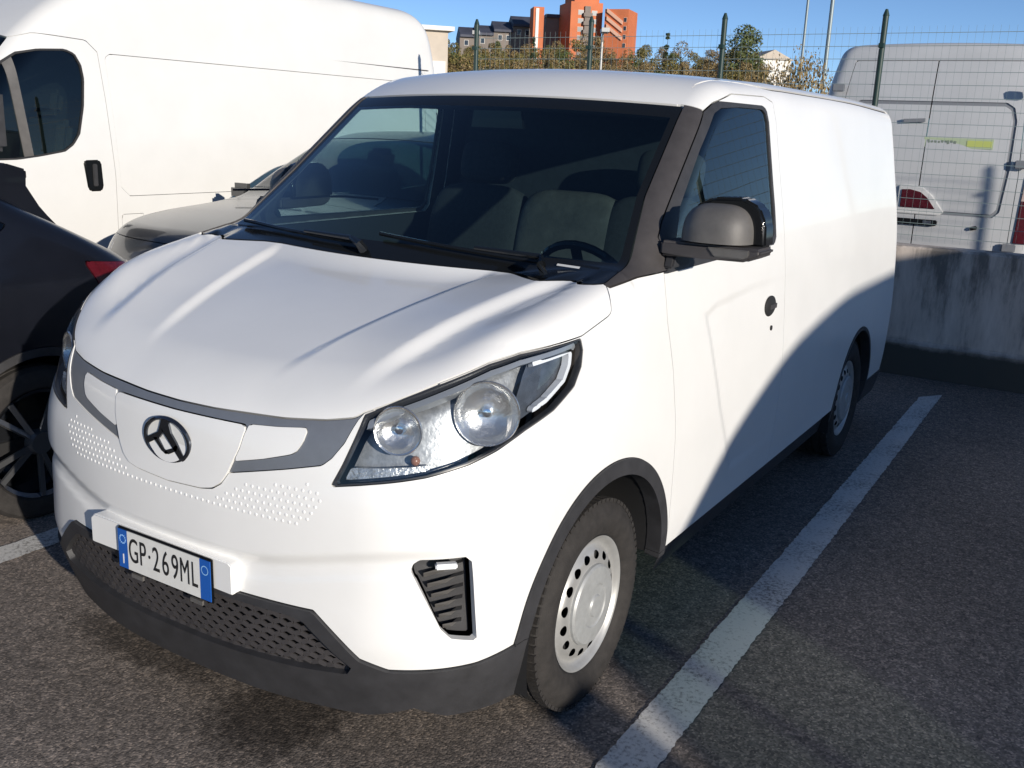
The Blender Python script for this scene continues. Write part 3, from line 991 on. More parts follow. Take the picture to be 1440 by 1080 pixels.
    for a, b in (((-.70, 1.272), (-.10, 1.262)), ((-.02, 1.292), (.56, 1.258))):
        bm = bmesh.new()
        pts = []
        for t in np.linspace(0, 1, 9):
            p, n = surf_pt(a[0] + (b[0] - a[0]) * t, a[1] + (b[1] - a[1]) * t)
            pts.append(p + n * .014)
        tube(bm, pts, .007, 6)
        wp = bm_obj('wiper', bm, M['gloss_black'], VAN)
        bm = bmesh.new()
        p, n = surf_pt(b[0] + .05, b[1] - .012)
        tube(bm, [p + n * .004, p + n * .03, pts[-1] + n * .016, pts[5] + n * .012], [.016, .014, .009, .006], 8)
        bm_obj('wiper_arm', bm, M['gloss_black'], wp)
    p, n = surf_pt(.64, 1.252)
    q = n.to_track_quat('Z', 'X').to_matrix()
    a, na = surf_pt(.60, 1.262); b, nb = surf_pt(.68, 1.262)
    bm = bmesh.new()
    up = Vector((0, .6, .5)).normalized() * .008
    vs = [bm.verts.new(v + n * .002) for v in (a, b, b + up, a + up)]
    bm.faces.new(vs)
    bm_obj('glass_sticker', bm, M['plate_white'], wso)
    # ---- cabin
    bm = bmesh.new()
    prism(bm, [(.95, .9), (.90, 1.12), (.97, 1.165), (1.15, 1.185), (1.33, 1.17), (1.42, 1.10), (1.42, .95), (1.30, .80)], 'x', -.77, .77)
    ds = bm_obj('dashboard', bm, M['dash'], VAN, smooth=True, bevel=.012)
    bm = bmesh.new()
    prism(bm, [(1.22, 1.15), (1.26, 1.235), (1.36, 1.225), (1.40, 1.12)], 'x', .20, .56)
    bm_obj('instrument_hood', bm, M['dash'], ds, smooth=True, bevel=.012)
    bm = bmesh.new()
    R_ = .185
    q = Matrix.Translation((.38, 1.52, 1.10)) @ Matrix.Rotation(math.radians(-62), 4, 'X')
    ring = [q @ Vector((R_ * math.cos(t), R_ * math.sin(t), 0)) for t in [2 * math.pi * k / 32 for k in range(33)]]
    tube(bm, ring, .015, 8)
    for t in (0.1, math.pi - .1, -math.pi / 2):
        bar(bm, q @ Vector((0, 0, 0)), q @ Vector((R_ * math.cos(t), R_ * math.sin(t), 0)), .035, .012)
    bx(bm, q @ Vector((0, 0, .0)), (.12, .10, .03), q.to_3x3())
    bar(bm, q @ Vector((0, 0, 0)), (.38, 1.35, .98), .03, .03)
    bm_obj('steering_wheel', bm, M['gloss_black'], ds, smooth=True)
    for cx, mm in ((.40, M['seat']), (.0, M['seat_light']), (-.46, M['seat'])):
        bm = bmesh.new()
        q = Matrix.Rotation(math.radians(-14), 3, 'X')
        pillow(bm, (cx, 2.06, 1.05), (.49, .17, .70), .42, q)
        st = bm_obj('seat', bm, mm, VAN, smooth=True, auto=80)
        bm = bmesh.new()
        pillow(bm, (cx, 1.82, .76), (.50, .54, .19), .42, Matrix.Rotation(math.radians(6), 3, 'X'))
        bm_obj('seat_cushion', bm, mm, st, smooth=True, auto=80)
        if cx == 0: continue
        bm = bmesh.new()
        pillow(bm, (cx, 2.165, 1.49), (.27, .11, .18), .5, q)
        bm_obj('headrest', bm, M['seat'], st, smooth=True, auto=80)
    bm = bmesh.new()
    prism(bm, [(-.80, .30), (.80, .30), (.80, 1.1), (.70, 1.79), (-.70, 1.79), (-.80, 1.1)], 'y', 2.36, 2.38)
    bm_obj('bulkhead', bm, M['interior'], VAN)
    box_obj('cabin_floor', (0, 1.6, .40), (1.55, 1.6, .04), M['interior'], VAN)
    bm = bmesh.new()
    prism(bm, [(-.10, 1.70), (.10, 1.70), (.11, 1.64), (-.11, 1.64)], 'y', 1.50, 1.515)
    bm_obj('interior_mirror', bm, M['gloss_black'], VAN)
    for cx in (-.34, .34):
        box_obj('sun_visor', (cx, 1.72, 1.725), (.42, .16, .018), M['interior'], VAN, bevel=.005, rot=Matrix.Rotation(math.radians(12), 3, 'X'))
    # ---- underside and wheel housings
    bm = bmesh.new()
    bx(bm, (0, 2.3, .24), (1.10, 4.0, .10))
    bm_obj('underbody', bm, M['dark'], VAN)
    bm = bmesh.new()
    bx(bm, (0, 2.28, .30), (1.60, 1.9, .06))
    bm_obj('floor_pan', bm, M['dark'], VAN)
    for yc, r_ in ((YF, .40), (YR, .395)):
        for sx in (1, -1):
            bm = bmesh.new()
            n = 28
            A = [bm.verts.new((sx * .862, yc + r_ * math.cos(t), ZW + r_ * math.sin(t))) for t in np.linspace(.06, math.pi + .25, n)]
            Bq = [bm.verts.new((sx * .52, yc + r_ * math.cos(t), ZW + r_ * math.sin(t))) for t in np.linspace(.06, math.pi + .25, n)]
            for k in range(n - 1):
                bm.faces.new((A[k], A[k + 1], Bq[k + 1], Bq[k]))
            bm.faces.new(Bq)
            o = bm_obj('wheel_housing', bm, M['dark'], VAN, smooth=True)
            if yc == YF:
                bm = bmesh.new()
                bar(bm, (sx * .66, yc + .04, .30), (sx * .58, yc + .06, .72), .045, seg=14)
                for k in range(6):
                    c = Vector((sx * .645, yc + .043, .38 + k * .035))
                    r2 = bmesh.ops.create_cone(bm, cap_ends=True, segments=18, radius1=.07, radius2=.07, depth=.014)
                    bmesh.ops.translate(bm, vec=c, verts=r2['verts'])
                bar(bm, (sx * .70, yc + .20, .47), (sx * .60, yc + .30, .30), .03, .02)
                bm_obj('suspension_strut', bm, M['black_plastic'], o)
    disc = steel_disc()
    for yc in (YF, YR):
        for sx in (1, -1):
            make_wheel(VAN, (sx * .752, yc, ZW), sx, disc=disc)
build_van()

# ------------------------------------------------------------------ generic vehicle bodies
def car_f(W, top, Fr, Re, crown=.05, cw=.8, kf=.25, kt=.10, kr=.15, bow=.10, tf=.03, tr_=.03, L=4.3, zb=.2):
    def f(P):
        x, y, z = np.abs(P[..., 0]), P[..., 1], P[..., 2]
        w_ = ip(z, *zip(*W)) - tf * ss(.9, .2, y) - tr_ * ss(L - .9, L - .1, y)
        g = smax(ip(z, *zip(*Fr)) + bow * (x / cw) ** 2.4 - y, x - w_, kf)
        g = smax(g, y - (L - ip(z, *zip(*Re)) - .6 * bow * (x / cw) ** 2.4), kr)
        zt = ip(y, *zip(*top)) - crown * (x / cw) ** 2
        sl_ = (ip(y + .01, *zip(*top)) - ip(y - .01, *zip(*top))) / .02
        g = smax(g, (z - zt) / np.sqrt(1 + np.minimum(sl_ ** 2, 4)), kt)
        return np.maximum(g, zb - z)
    return f

def car_shell(f, L, wmax, zmax, step=.03, zc=.7):
    xs = np.linspace(-wmax, wmax, int(2 * wmax / step))
    ys = np.arange(-.1, L + .12, step)
    zs = np.arange(0, zmax + .05, step)
    V, T = shell(f, xs, ys, zs, .7, L - .7, zc)
    return Body(f, V, T)

def when(c, g): return np.where(c, g, .3)
def arch(yc, zc, r, xm=.45): return lambda V: when(ax(V) > xm, np.hypot(V[:, 1] - yc, V[:, 2] - zc) - r)
def side_poly(poly, xm=.5): return lambda V: when(ax(V) > xm, sdpoly(V[:, 1], V[:, 2], poly))
def plain_wheel(parent, loc, sx, R, wd, m, spokes=None, capm=None):
    h = wd / 2
    if spokes:
        bm = bmesh.new()
        for k in range(spokes):
            a = 2 * math.pi * k / spokes
            for da in (-.11, .11):
                q = Matrix.Rotation(a + da, 4, 'X')
                p0 = q @ Vector((h - .035, 0, .035)); p1 = Matrix.Rotation(a + da * 1.6, 4, 'X') @ Vector((h - .012, 0, R * .70))
                bar(bm, p0, p1, .012, .022)
        r = bmesh.ops.create_cone(bm, cap_ends=True, segments=24, radius1=.055, radius2=.045, depth=.04)
        bmesh.ops.transform(bm, matrix=Matrix.Translation((h - .028, 0, 0)) @ Matrix.Rotation(math.pi / 2, 4, 'Y'), verts=r['verts'])
        wh = bm_obj('wheel', bm, m, parent, smooth=True, bevel=0)
    else:
        wh = lathe('wheel', [(R * .66, h - .012), (R * .64, h - .02), (R * .58, h - .05), (R * .40, h - .035), (R * .2, h - .03), (.0, h - .028)], m, parent, seg=48)
    lathe('rim', [(R * .66, h - .02), (R * .71, h - .008), (R * .715, h - .016), (R * .69, h - .03), (R * .67, -h + .03), (.0, -h + .04)], m if not spokes else M['dark_chrome'], wh, seg=48)
    lathe('tyre', [(R * .70, h - .018), (R * .74, h - .004), (R * .86, h), (R * .95, h - .008), (R, h - .03), (R, h - .055), (R - .006, h - .057), (R - .006, h - .065),
                   (R, h - .067), (R, -h + .03), (R * .93, -h), (R * .70, -h + .02)], M['rubber'], wh, seg=64)
    wh.location = loc
    wh.rotation_euler = (random.uniform(0, 6), 0, 0 if sx > 0 else math.pi)
    return wh

def cavity(parent, f_half, y0, y1, z):
    box_obj('underbody', (0, (y0 + y1) / 2, z), (f_half * 2 - .25, y1 - y0, .08), M['dark'], parent)

# ------------------------------------------------------------------ tall white panel van (left of the picture)
def tall_van():
    L = 6.2
    root = empty('panel_van', (-5.12, .75, 0), 0, 'tall white panel van with black door handle parked at the left behind the grey car', 'van', 'tall white panel vans parked nose out')
    W = [(.2, .96), (.4, 1.0), (.8, 1.02), (1.2, 1.015), (1.6, .995), (2.0, .965), (2.4, .925), (2.8, .87)]
    top = [(-.1, .98), (.0, 1.0), (.3, 1.15), (.75, 1.30), (.86, 1.36), (1.25, 1.80), (1.62, 2.17), (2.0, 2.44), (2.6, 2.66), (3.4, 2.75), (5.6, 2.74), (6.1, 2.70)]
    f = car_f(W, top, [(.2, .10), (.5, .0), (.8, .02), (1.1, .10)], [(.2, .02), (1.2, .0), (2.0, .03), (2.4, .10), (2.8, .34)], crown=.08, cw=1.0, kf=.35, kt=.16, kr=.10, bow=.22, L=L, tr_=.0)
    B = car_shell(f, L, 1.15, 2.9, .032, .9)
    for yc in (.95, 4.99):
        B.take(arch(yc, .34, .42), 0, drop=True)
    low = B.take(lambda V: V[:, 2] - np.where(V[:, 1] < .8, .42, .36), .003)
    wp = [(.72, 1.24), (.86, 1.42), (1.25, 1.86), (1.58, 2.19), (1.2, 2.4), (.3, 1.4)]
    fw = lambda V: np.maximum(ax(V) - (1.02 - .20 * (V[:, 2] - 1.2)), np.maximum(1.36 - .10 * ax(V) ** 2 - V[:, 2], np.maximum(V[:, 2] - (2.14 - .10 * ax(V) ** 2), V[:, 1] - 1.75)))
    ws = B.take(fw, .004)
    dpoly = [(.80, .38), (2.17, .38), (2.19, 1.2), (2.165, 1.7), (2.14, 2.02), (2.06, 2.09), (1.70, 2.105), (1.55, 2.06), (1.25, 1.77), (.92, 1.36), (.84, 1.0)]
    door = B.take(side_poly(dpoly), .0045)
    pan = [(2.235, 1.12), (2.215, 1.70), (2.20, 1.99), (2.24, 2.015), (5.75, 2.015), (5.80, 1.96), (5.82, 1.12), (5.75, 1.06), (2.30, 1.06)]
    cargo = B.take(side_poly(pan), .0035)
    rib = B.take(lambda V: when((ax(V) > .5) & (V[:, 1] > 2.1), np.maximum(np.abs(V[:, 2] - 2.125 - .004 * (V[:, 1] - 2)) - .007, V[:, 1] - 5.9)), 0)
    flap = B.take(side_poly([(2.13 + .09, .80), (2.40, .80), (2.40, .93), (2.13 + .09, .93)]), .003)
    tl = B.take(lambda V: when(V[:, 1] > 5.5, np.maximum(6.0 - V[:, 1], sdpoly(ax(V), V[:, 2], [(.80, .85), (1.2, .85), (1.2, 1.75), (.88, 1.75)]))), .003)
    surf('body', f, (B.V, B.T), M['van_white'], root, flange=.02)
    surf('bumper', f, low, M['black_plastic'], root, offset=.003, flange=.03)
    wso = surf('windscreen', f, ws, M['cab_glass'], root, offset=-.003, flange=0)
    wpoly = [(1.15, 1.50), (1.30, 1.72), (1.44, 1.90), (1.56, 1.98), (1.70, 2.01), (1.90, 2.025), (1.97, 2.00), (2.01, 1.93), (2.02, 1.84), (1.995, 1.66), (1.945, 1.48), (1.89, 1.41), (1.82, 1.365), (1.64, 1.335), (1.48, 1.315), (1.25, 1.31), (1.12, 1.34)]
    for pc, sx in zip(side_split(door), (1, -1)):
        gz, rest = sub(pc, lambda V: side_poly(wpoly)(V) + .012)
        rim, panel = sub(rest, side_poly(wpoly))
        d = surf('cab_door', f, panel, M['van_white'], root, flange=.02)
        div, gz2 = sub(gz, lambda V: np.abs(V[:, 1] - 1.53 + .10 * (V[:, 2] - 1.65)) - .033)
        surf('door_glass', f, gz2, M['cab_glass'], d, offset=-.010, flange=0)
        surf('window_seal', f, rim, M['seal'], d, offset=-.002, flange=.015)
        surf('window_divider', f, div, M['cap_grey'], d, offset=-.004, flange=.01)
        bm = bmesh.new()
        prism(bm, [(1.945, 1.295), (1.96, 1.31), (2.06, 1.312), (2.08, 1.29), (2.088, 1.13), (2.07, 1.10), (1.985, 1.10), (1.965, 1.12)], 'x', sx * .99, sx * 1.026)
        hd = bm_obj('door_handle', bm, M['gloss_black'], d, smooth=True, bevel=.008)
        bm = bmesh.new()
        bx(bm, (sx * 1.03, 2.02, 1.21), (.012, .035, .15))
        bm_obj('handle_grip', bm, M['black_plastic'], hd, smooth=True, bevel=.005)
        # mirror: two-part housing on an arm, ahead of the window
        bm = bmesh.new()
        bx(bm, (sx * 1.20, 1.20, 1.56), (.20, .11, .36))
        mm = bm_obj('wing_mirror', bm, M['black_plastic'], root, smooth=True, bevel=.03, seg=4)
        bm = bmesh.new()
        bx(bm, (sx * 1.20, 1.145, 1.57), (.20, .06, .30))
        bm_obj('mirror_cap', bm, M['van_white'], mm, smooth=True, bevel=.025, seg=4)
        bm = bmesh.new()
        bar(bm, (sx * .98, 1.20, 1.40), (sx * 1.14, 1.20, 1.42), .10, .05)
        bm_obj('mirror_arm', bm, M['black_plastic'], mm, smooth=True, bevel=.012)
    for pc in side_split(cargo):
        surf('cargo_panel', f, pc, M['van_white'], root, offset=-.004, flange=.012)
    for pc in side_split(flap):
        surf('filler_flap', f, pc, M['van_white'], root, flange=.012)
    for pc in side_split(rib):
        surf('side_groove', f, pc, M['trim_plastic'], root, offset=-.006, flange=-.006)
    for pc in side_split(tl):
        surf('tail_light', f, pc, M['red_lamp'], root, flange=.02)
    bm = bmesh.new()
    prism(bm, [(-.9, .4), (.9, .4), (.92, 1.2), (.82, 2.3), (-.82, 2.3), (-.92, 1.2)], 'y', 2.25, 2.28)
    bm_obj('bulkhead', bm, M['interior'], root)
    box_obj('dashboard', (0, 1.05, 1.15), (1.75, .5, .25), M['dash'], root, bevel=.04)
    for cx in (-.5, .5):
        bm = bmesh.new()
        bx(bm, (cx, 1.98, 1.2), (.5, .14, .75), Matrix.Rotation(-.2, 3, 'X'))
        st = bm_obj('seat', bm, M['seat'], root, smooth=True, bevel=.05, seg=3)
        bm = bmesh.new()
        bx(bm, (cx, 2.06, 1.68), (.26, .10, .18), Matrix.Rotation(-.2, 3, 'X'))
        bm_obj('headrest', bm, M['seat'], st, smooth=True, bevel=.04, seg=3)
    cavity(root, 1.0, .3, 5.7, .3)
    for yc in (.95, 4.99):
        for sx in (1, -1):
            plain_wheel(root, (sx * .88, yc, .34), sx, .34, .22, M['silver'])
    return root
TALL = tall_van()
o = copy_tree(TALL)
o.location = (8.35, -3.62, 0)
o.scale = (1, 1.2, 1)
o['label'] = 'tall white panel van parked two bays to the right, casting the large shadow'

# ------------------------------------------------------------------ grey car behind the left fender
def grey_car():
    L = 4.35
    root = empty('parked_car', (-2.62, 2.02, 0), 0, 'silver grey car, its bonnet showing between the white van and the tall panel van', 'car')
    W = [(.2, .80), (.45, .87), (.75, .89), (.95, .87), (1.05, .84), (1.3, .76), (1.6, .62)]
    top = [(-.1, .90), (.0, .92), (.25, 1.0), (.7, 1.07), (1.28, 1.13), (1.40, 1.16), (1.75, 1.35), (2.1, 1.52), (2.5, 1.58), (3.0, 1.58), (3.7, 1.52), (4.0, 1.40), (4.2, 1.10), (4.4, .95)]
    f = car_f(W, top, [(.2, .12), (.45, .0), (.75, .02), (1.0, .14)], [(.2, .1), (.5, .0), (.95, .05), (1.5, .45)], crown=.05, kf=.30, kt=.11, bow=.26, L=L)
    B = car_shell(f, L, 1.0, 1.75, .022, .7)
    for yc in (.85, 3.45):
        B.take(arch(yc, .33, .37), 0, drop=True)
    low = B.take(lambda V: V[:, 2] - .33, .003)
    ws = B.take(lambda V: when(V[:, 1] < 2.2, np.maximum(np.maximum(ax(V) - (.80 - .28 * (V[:, 2] - 1.0)), 1.18 - .03 * ax(V) ** 2 - V[:, 2]), np.maximum(V[:, 2] - (1.52 - .06 * ax(V) ** 2), 1.0 - V[:, 1]))), .004)
    glass_ = B.take(side_poly([(1.28, 1.08), (1.50, 1.24), (1.82, 1.41), (2.3, 1.50), (3.1, 1.50), (3.6, 1.42), (3.75, 1.25), (3.7, 1.12), (3.2, 1.08)]), .003)
    door = B.take(side_poly([(1.22, .36), (2.30, .36), (2.32, 1.05), (1.24, 1.05)]), .0045)
    hood = B.take(lambda V: np.maximum(np.maximum(ax(V) - (.62 + .14 * V[:, 1]), V[:, 1] - 1.20), np.maximum(.93 - V[:, 2], .05 - V[:, 1])), .0045)
    hp = [(.42, .77), (.50, .88), (.68, .93), (1.02, .95), (1.0, .88), (.75, .79)]
    lamp = B.take(lambda V: when(V[:, 1] < .9, sdpoly(uu(V), V[:, 2], hp)), .003)
    gr = B.take(lambda V: when(V[:, 1] < .5, sdpoly(ax(V), V[:, 2], [(-.4, .52), (.46, .52), (.50, .66), (.46, .72), (-.4, .72)])), .003)
    surf('body', f, (B.V, B.T), M['grey_car'], root, flange=.02)
    surf('bonnet', f, hood, M['grey_car'], root, flange=.02)
    surf('bumper', f, low, M['black_plastic'], root, flange=.03)
    surf('windscreen', f, ws, M['tint_glass'], root, offset=-.003, flange=0)
    for pc in side_split(glass_): surf('side_window', f, pc, M['tint_glass'], root, offset=-.003, flange=0)
    for pc in side_split(door): surf('front_door', f, pc, M['grey_car'], root, flange=.02)
    for pc in side_split(lamp):
        h = surf('headlight', f, pc, M['dark_chrome'], root, offset=-.035, flange=-.035)
        st_, _ = sub(pc, lambda V: np.abs(V[:, 2] - .865) - .022)
        surf('light_strip', f, st_, M['lamp_white'], h, offset=-.02, flange=.02)
        surf('lens', f, pc, M['lens'], h, offset=-.002, flange=0)
    surf('grille', f, gr, M['gloss_black'], root, offset=-.02, flange=-.02)
    for sx in (-1, 1):
        bm = bmesh.new()
        bx(bm, (sx * .98, 1.62, 1.10), (.20, .10, .13))
        m_ = bm_obj('wing_mirror', bm, M['grey_car'], root, smooth=True, bevel=.035, seg=4)
        bm = bmesh.new()
        bar(bm, (sx * .85, 1.62, 1.05), (sx * .95, 1.62, 1.06), .05, .03)
        bm_obj('mirror_arm', bm, M['black_plastic'], m_)
    for a in (-.55, .1):
        bm = bmesh.new()
        tube(bm, [(a, 1.14, 1.16), (a + .3, 1.19, 1.18), (a + .55, 1.20, 1.18)], .008, 6)
        bm_obj('wiper', bm, M['gloss_black'], root)
    for cx in (-.36, .36):
        bm = bmesh.new()
        bx(bm, (cx, 2.35, 1.0), (.46, .14, .62), Matrix.Rotation(-.25, 3, 'X'))
        st = bm_obj('seat', bm, M['seat'], root, smooth=True, bevel=.05, seg=3)
        bm = bmesh.new()
        bx(bm, (cx, 2.45, 1.36), (.25, .1, .17), Matrix.Rotation(-.25, 3, 'X'))
        bm_obj('headrest', bm, M['seat'], st, smooth=True, bevel=.04, seg=3)
    box_obj('dashboard', (0, 1.45, .95), (1.4, .4, .16), M['dash'], root, bevel=.03)
    cavity(root, .85, .3, 4.1, .28)
    for yc in (.85, 3.45):
        for sx in (1, -1):
            plain_wheel(root, (sx * .77, yc, .33), sx, .33, .2, M['alloy'], spokes=5)
grey_car()

# ------------------------------------------------------------------ black hatchback at the left edge, tail towards the wall
def black_car():
    L = 4.25
    root = empty('black_hatchback', (-2.48, -2.80, 0), 0, 'black hatchback at the left edge with red tail light and alloy wheel', 'car')
    W = [(.2, .80), (.4, .85), (.75, .87), (.95, .86), (1.05, .83), (1.3, .74), (1.5, .64)]
    top = [(-.1, .72), (.0, .74), (.3, .86), (.9, .97), (1.15, 1.02), (1.25, 1.06), (1.6, 1.27), (1.95, 1.43), (2.4, 1.475), (3.0, 1.46), (3.35, 1.40), (3.60, 1.275), (3.85, 1.15), (4.05, 1.05), (4.19, .96), (4.35, .75)]
    f = car_f(W, top, [(.2, .12), (.45, .0), (.65, .03), (.9, .2)], [(.2, .12), (.45, .0), (.75, .0), (1.0, .06), (1.4, .5)], crown=.04, kf=.3, kt=.09, kr=.22, bow=.18, L=L)
    B = car_shell(f, L, 1.0, 1.65, .022, .65)
    YR = 3.49
    for yc in (.88, YR):
        B.take(arch(yc, .32, .365), 0, drop=True)
    ar = B.take(lambda V: np.minimum(arch(.88, .32, .40)(V), arch(YR, .32, .40)(V)), .002)
    low = B.take(lambda V: V[:, 2] - .34, .003)
    ws = B.take(lambda V: when(V[:, 1] < 2.2, np.maximum(np.maximum(ax(V) - (.76 - .3 * (V[:, 2] - 1.0)), 1.06 - .03 * ax(V) ** 2 - V[:, 2]), np.maximum(V[:, 2] - (1.40 - .06 * ax(V) ** 2), 1.0 - V[:, 1]))), .004)
    sw = B.take(side_poly([(1.35, 1.02), (1.62, 1.18), (1.95, 1.32), (2.4, 1.375), (3.0, 1.36), (3.3, 1.30), (3.46, 1.20), (3.3, 1.10), (2.6, 1.03)]), .003)
    rw = B.take(lambda V: when(V[:, 1] > 3.2, np.maximum(ax(V) - (.68 - .25 * (V[:, 2] - 1.0)), np.maximum(1.10 - V[:, 2], V[:, 2] - 1.37))), .004)
    tl = B.take(lambda V: when((V[:, 1] > 3.2) & (ax(V) > .4), np.maximum(3.80 - V[:, 1] - .5 * (V[:, 2] - .95), np.maximum(np.abs(V[:, 2] - .955 + .12 * (V[:, 1] - 3.9)) - .065, .50 - ax(V)))), .003)
    hl = B.take(lambda V: when(V[:, 1] < .9, sdpoly(uu(V), V[:, 2], [(.40, .62), (.55, .72), (.95, .80), (.9, .70), (.7, .60)])), .003)
    door = B.take(side_poly([(1.30, .37), (2.40, .37), (2.42, .99), (1.32, .99)]), .0045)
    door2 = B.take(side_poly([(2.43, .37), (3.10, .37), (3.28, .70), (3.34, 1.04), (2.45, .995)]), .0045)
    surf('body', f, (B.V, B.T), M['dark_car'], root, flange=.02)
    surf('bumper', f, low, M['black_plastic'], root, flange=.03)
    surf('windscreen', f, ws, M['tint_glass'], root, offset=-.003, flange=0)
    surf('rear_window', f, rw, M['tint_glass'], root, offset=-.003, flange=0)
    for pc in side_split(sw): surf('side_window', f, pc, M['tint_glass'], root, offset=-.003, flange=0)
    for pc in side_split(tl): surf('tail_light', f, pc, M['red_lamp'], root, offset=.004, flange=.03)
    for pc in side_split(hl): surf('headlight', f, pc, M['lamp_silver'], root, offset=-.01, flange=.02)
    for pc in side_split(door): surf('front_door', f, pc, M['dark_car'], root, flange=.02)
    for pc in side_split(door2): surf('rear_door', f, pc, M['dark_car'], root, flange=.02)
    Va, Ta = ar
    for pc in side_split(ar):
        a, b = sub(pc, lambda V: V[:, 1] - 2)
        for q in (a, b): surf('wheel_arch', f, q, M['black_plastic'], root, offset=.004, flange=.04)
    bm = bmesh.new()
    prism(bm, [(3.05, 1.47), (3.30, 1.455), (3.58, 1.425), (3.665, 1.40), (3.665, 1.36), (3.645, 1.335), (3.70, 1.245), (3.82, 1.13), (3.5, 1.10), (3.05, 1.2)], 'x', -.62, .62)
    bm_obj('tailgate', bm, M['dark_car'], root, smooth=True, bevel=.008)
    for sx in (-1, 1):
        bm = bmesh.new()
        bx(bm, (sx * .95, 1.6, 1.05), (.18, .10, .12))
        bm_obj('wing_mirror', bm, M['dark_car'], root, smooth=True, bevel=.03, seg=3)
        bm = bmesh.new()
        bx(bm, (sx * .872, 2.28, .86), (.02, .16, .025))
        bm_obj('door_handle', bm, M['dark_car'], root, smooth=True, bevel=.006)
    bm = bmesh.new()
    bx(bm, (0, 2.9, .95), (1.25, .14, .6))
    bm_obj('rear_seat', bm, M['seat'], root, smooth=True, bevel=.05)
    for cx in (-.35, .35):
        bm = bmesh.new()
        bx(bm, (cx, 2.15, 1.0), (.46, .14, .7), Matrix.Rotation(-.2, 3, 'X'))
        bm_obj('seat', bm, M['seat'], root, smooth=True, bevel=.05, seg=3)
    cavity(root, .83, .3, 3.95, .27)
    for yc in (.88, YR):
        for sx in (1, -1):
            plain_wheel(root, (sx * .755, yc, .32), sx, .32, .205, M['alloy'], spokes=5)
            bm = bmesh.new()
            n = 20
            A = [bm.verts.new((sx * .83, yc + .375 * math.cos(t), .32 + .375 * math.sin(t))) for t in np.linspace(-.2, math.pi + .2, n)]
            Bq = [bm.verts.new((sx * .55, yc + .375 * math.cos(t), .32 + .375 * math.sin(t))) for t in np.linspace(-.2, math.pi + .2, n)]
            for k in range(n - 1): bm.faces.new((A[k], A[k + 1], Bq[k + 1], Bq[k]))
            bm.faces.new(Bq)
            bm_obj('wheel_housing', bm, M['dark'], root)
black_car()

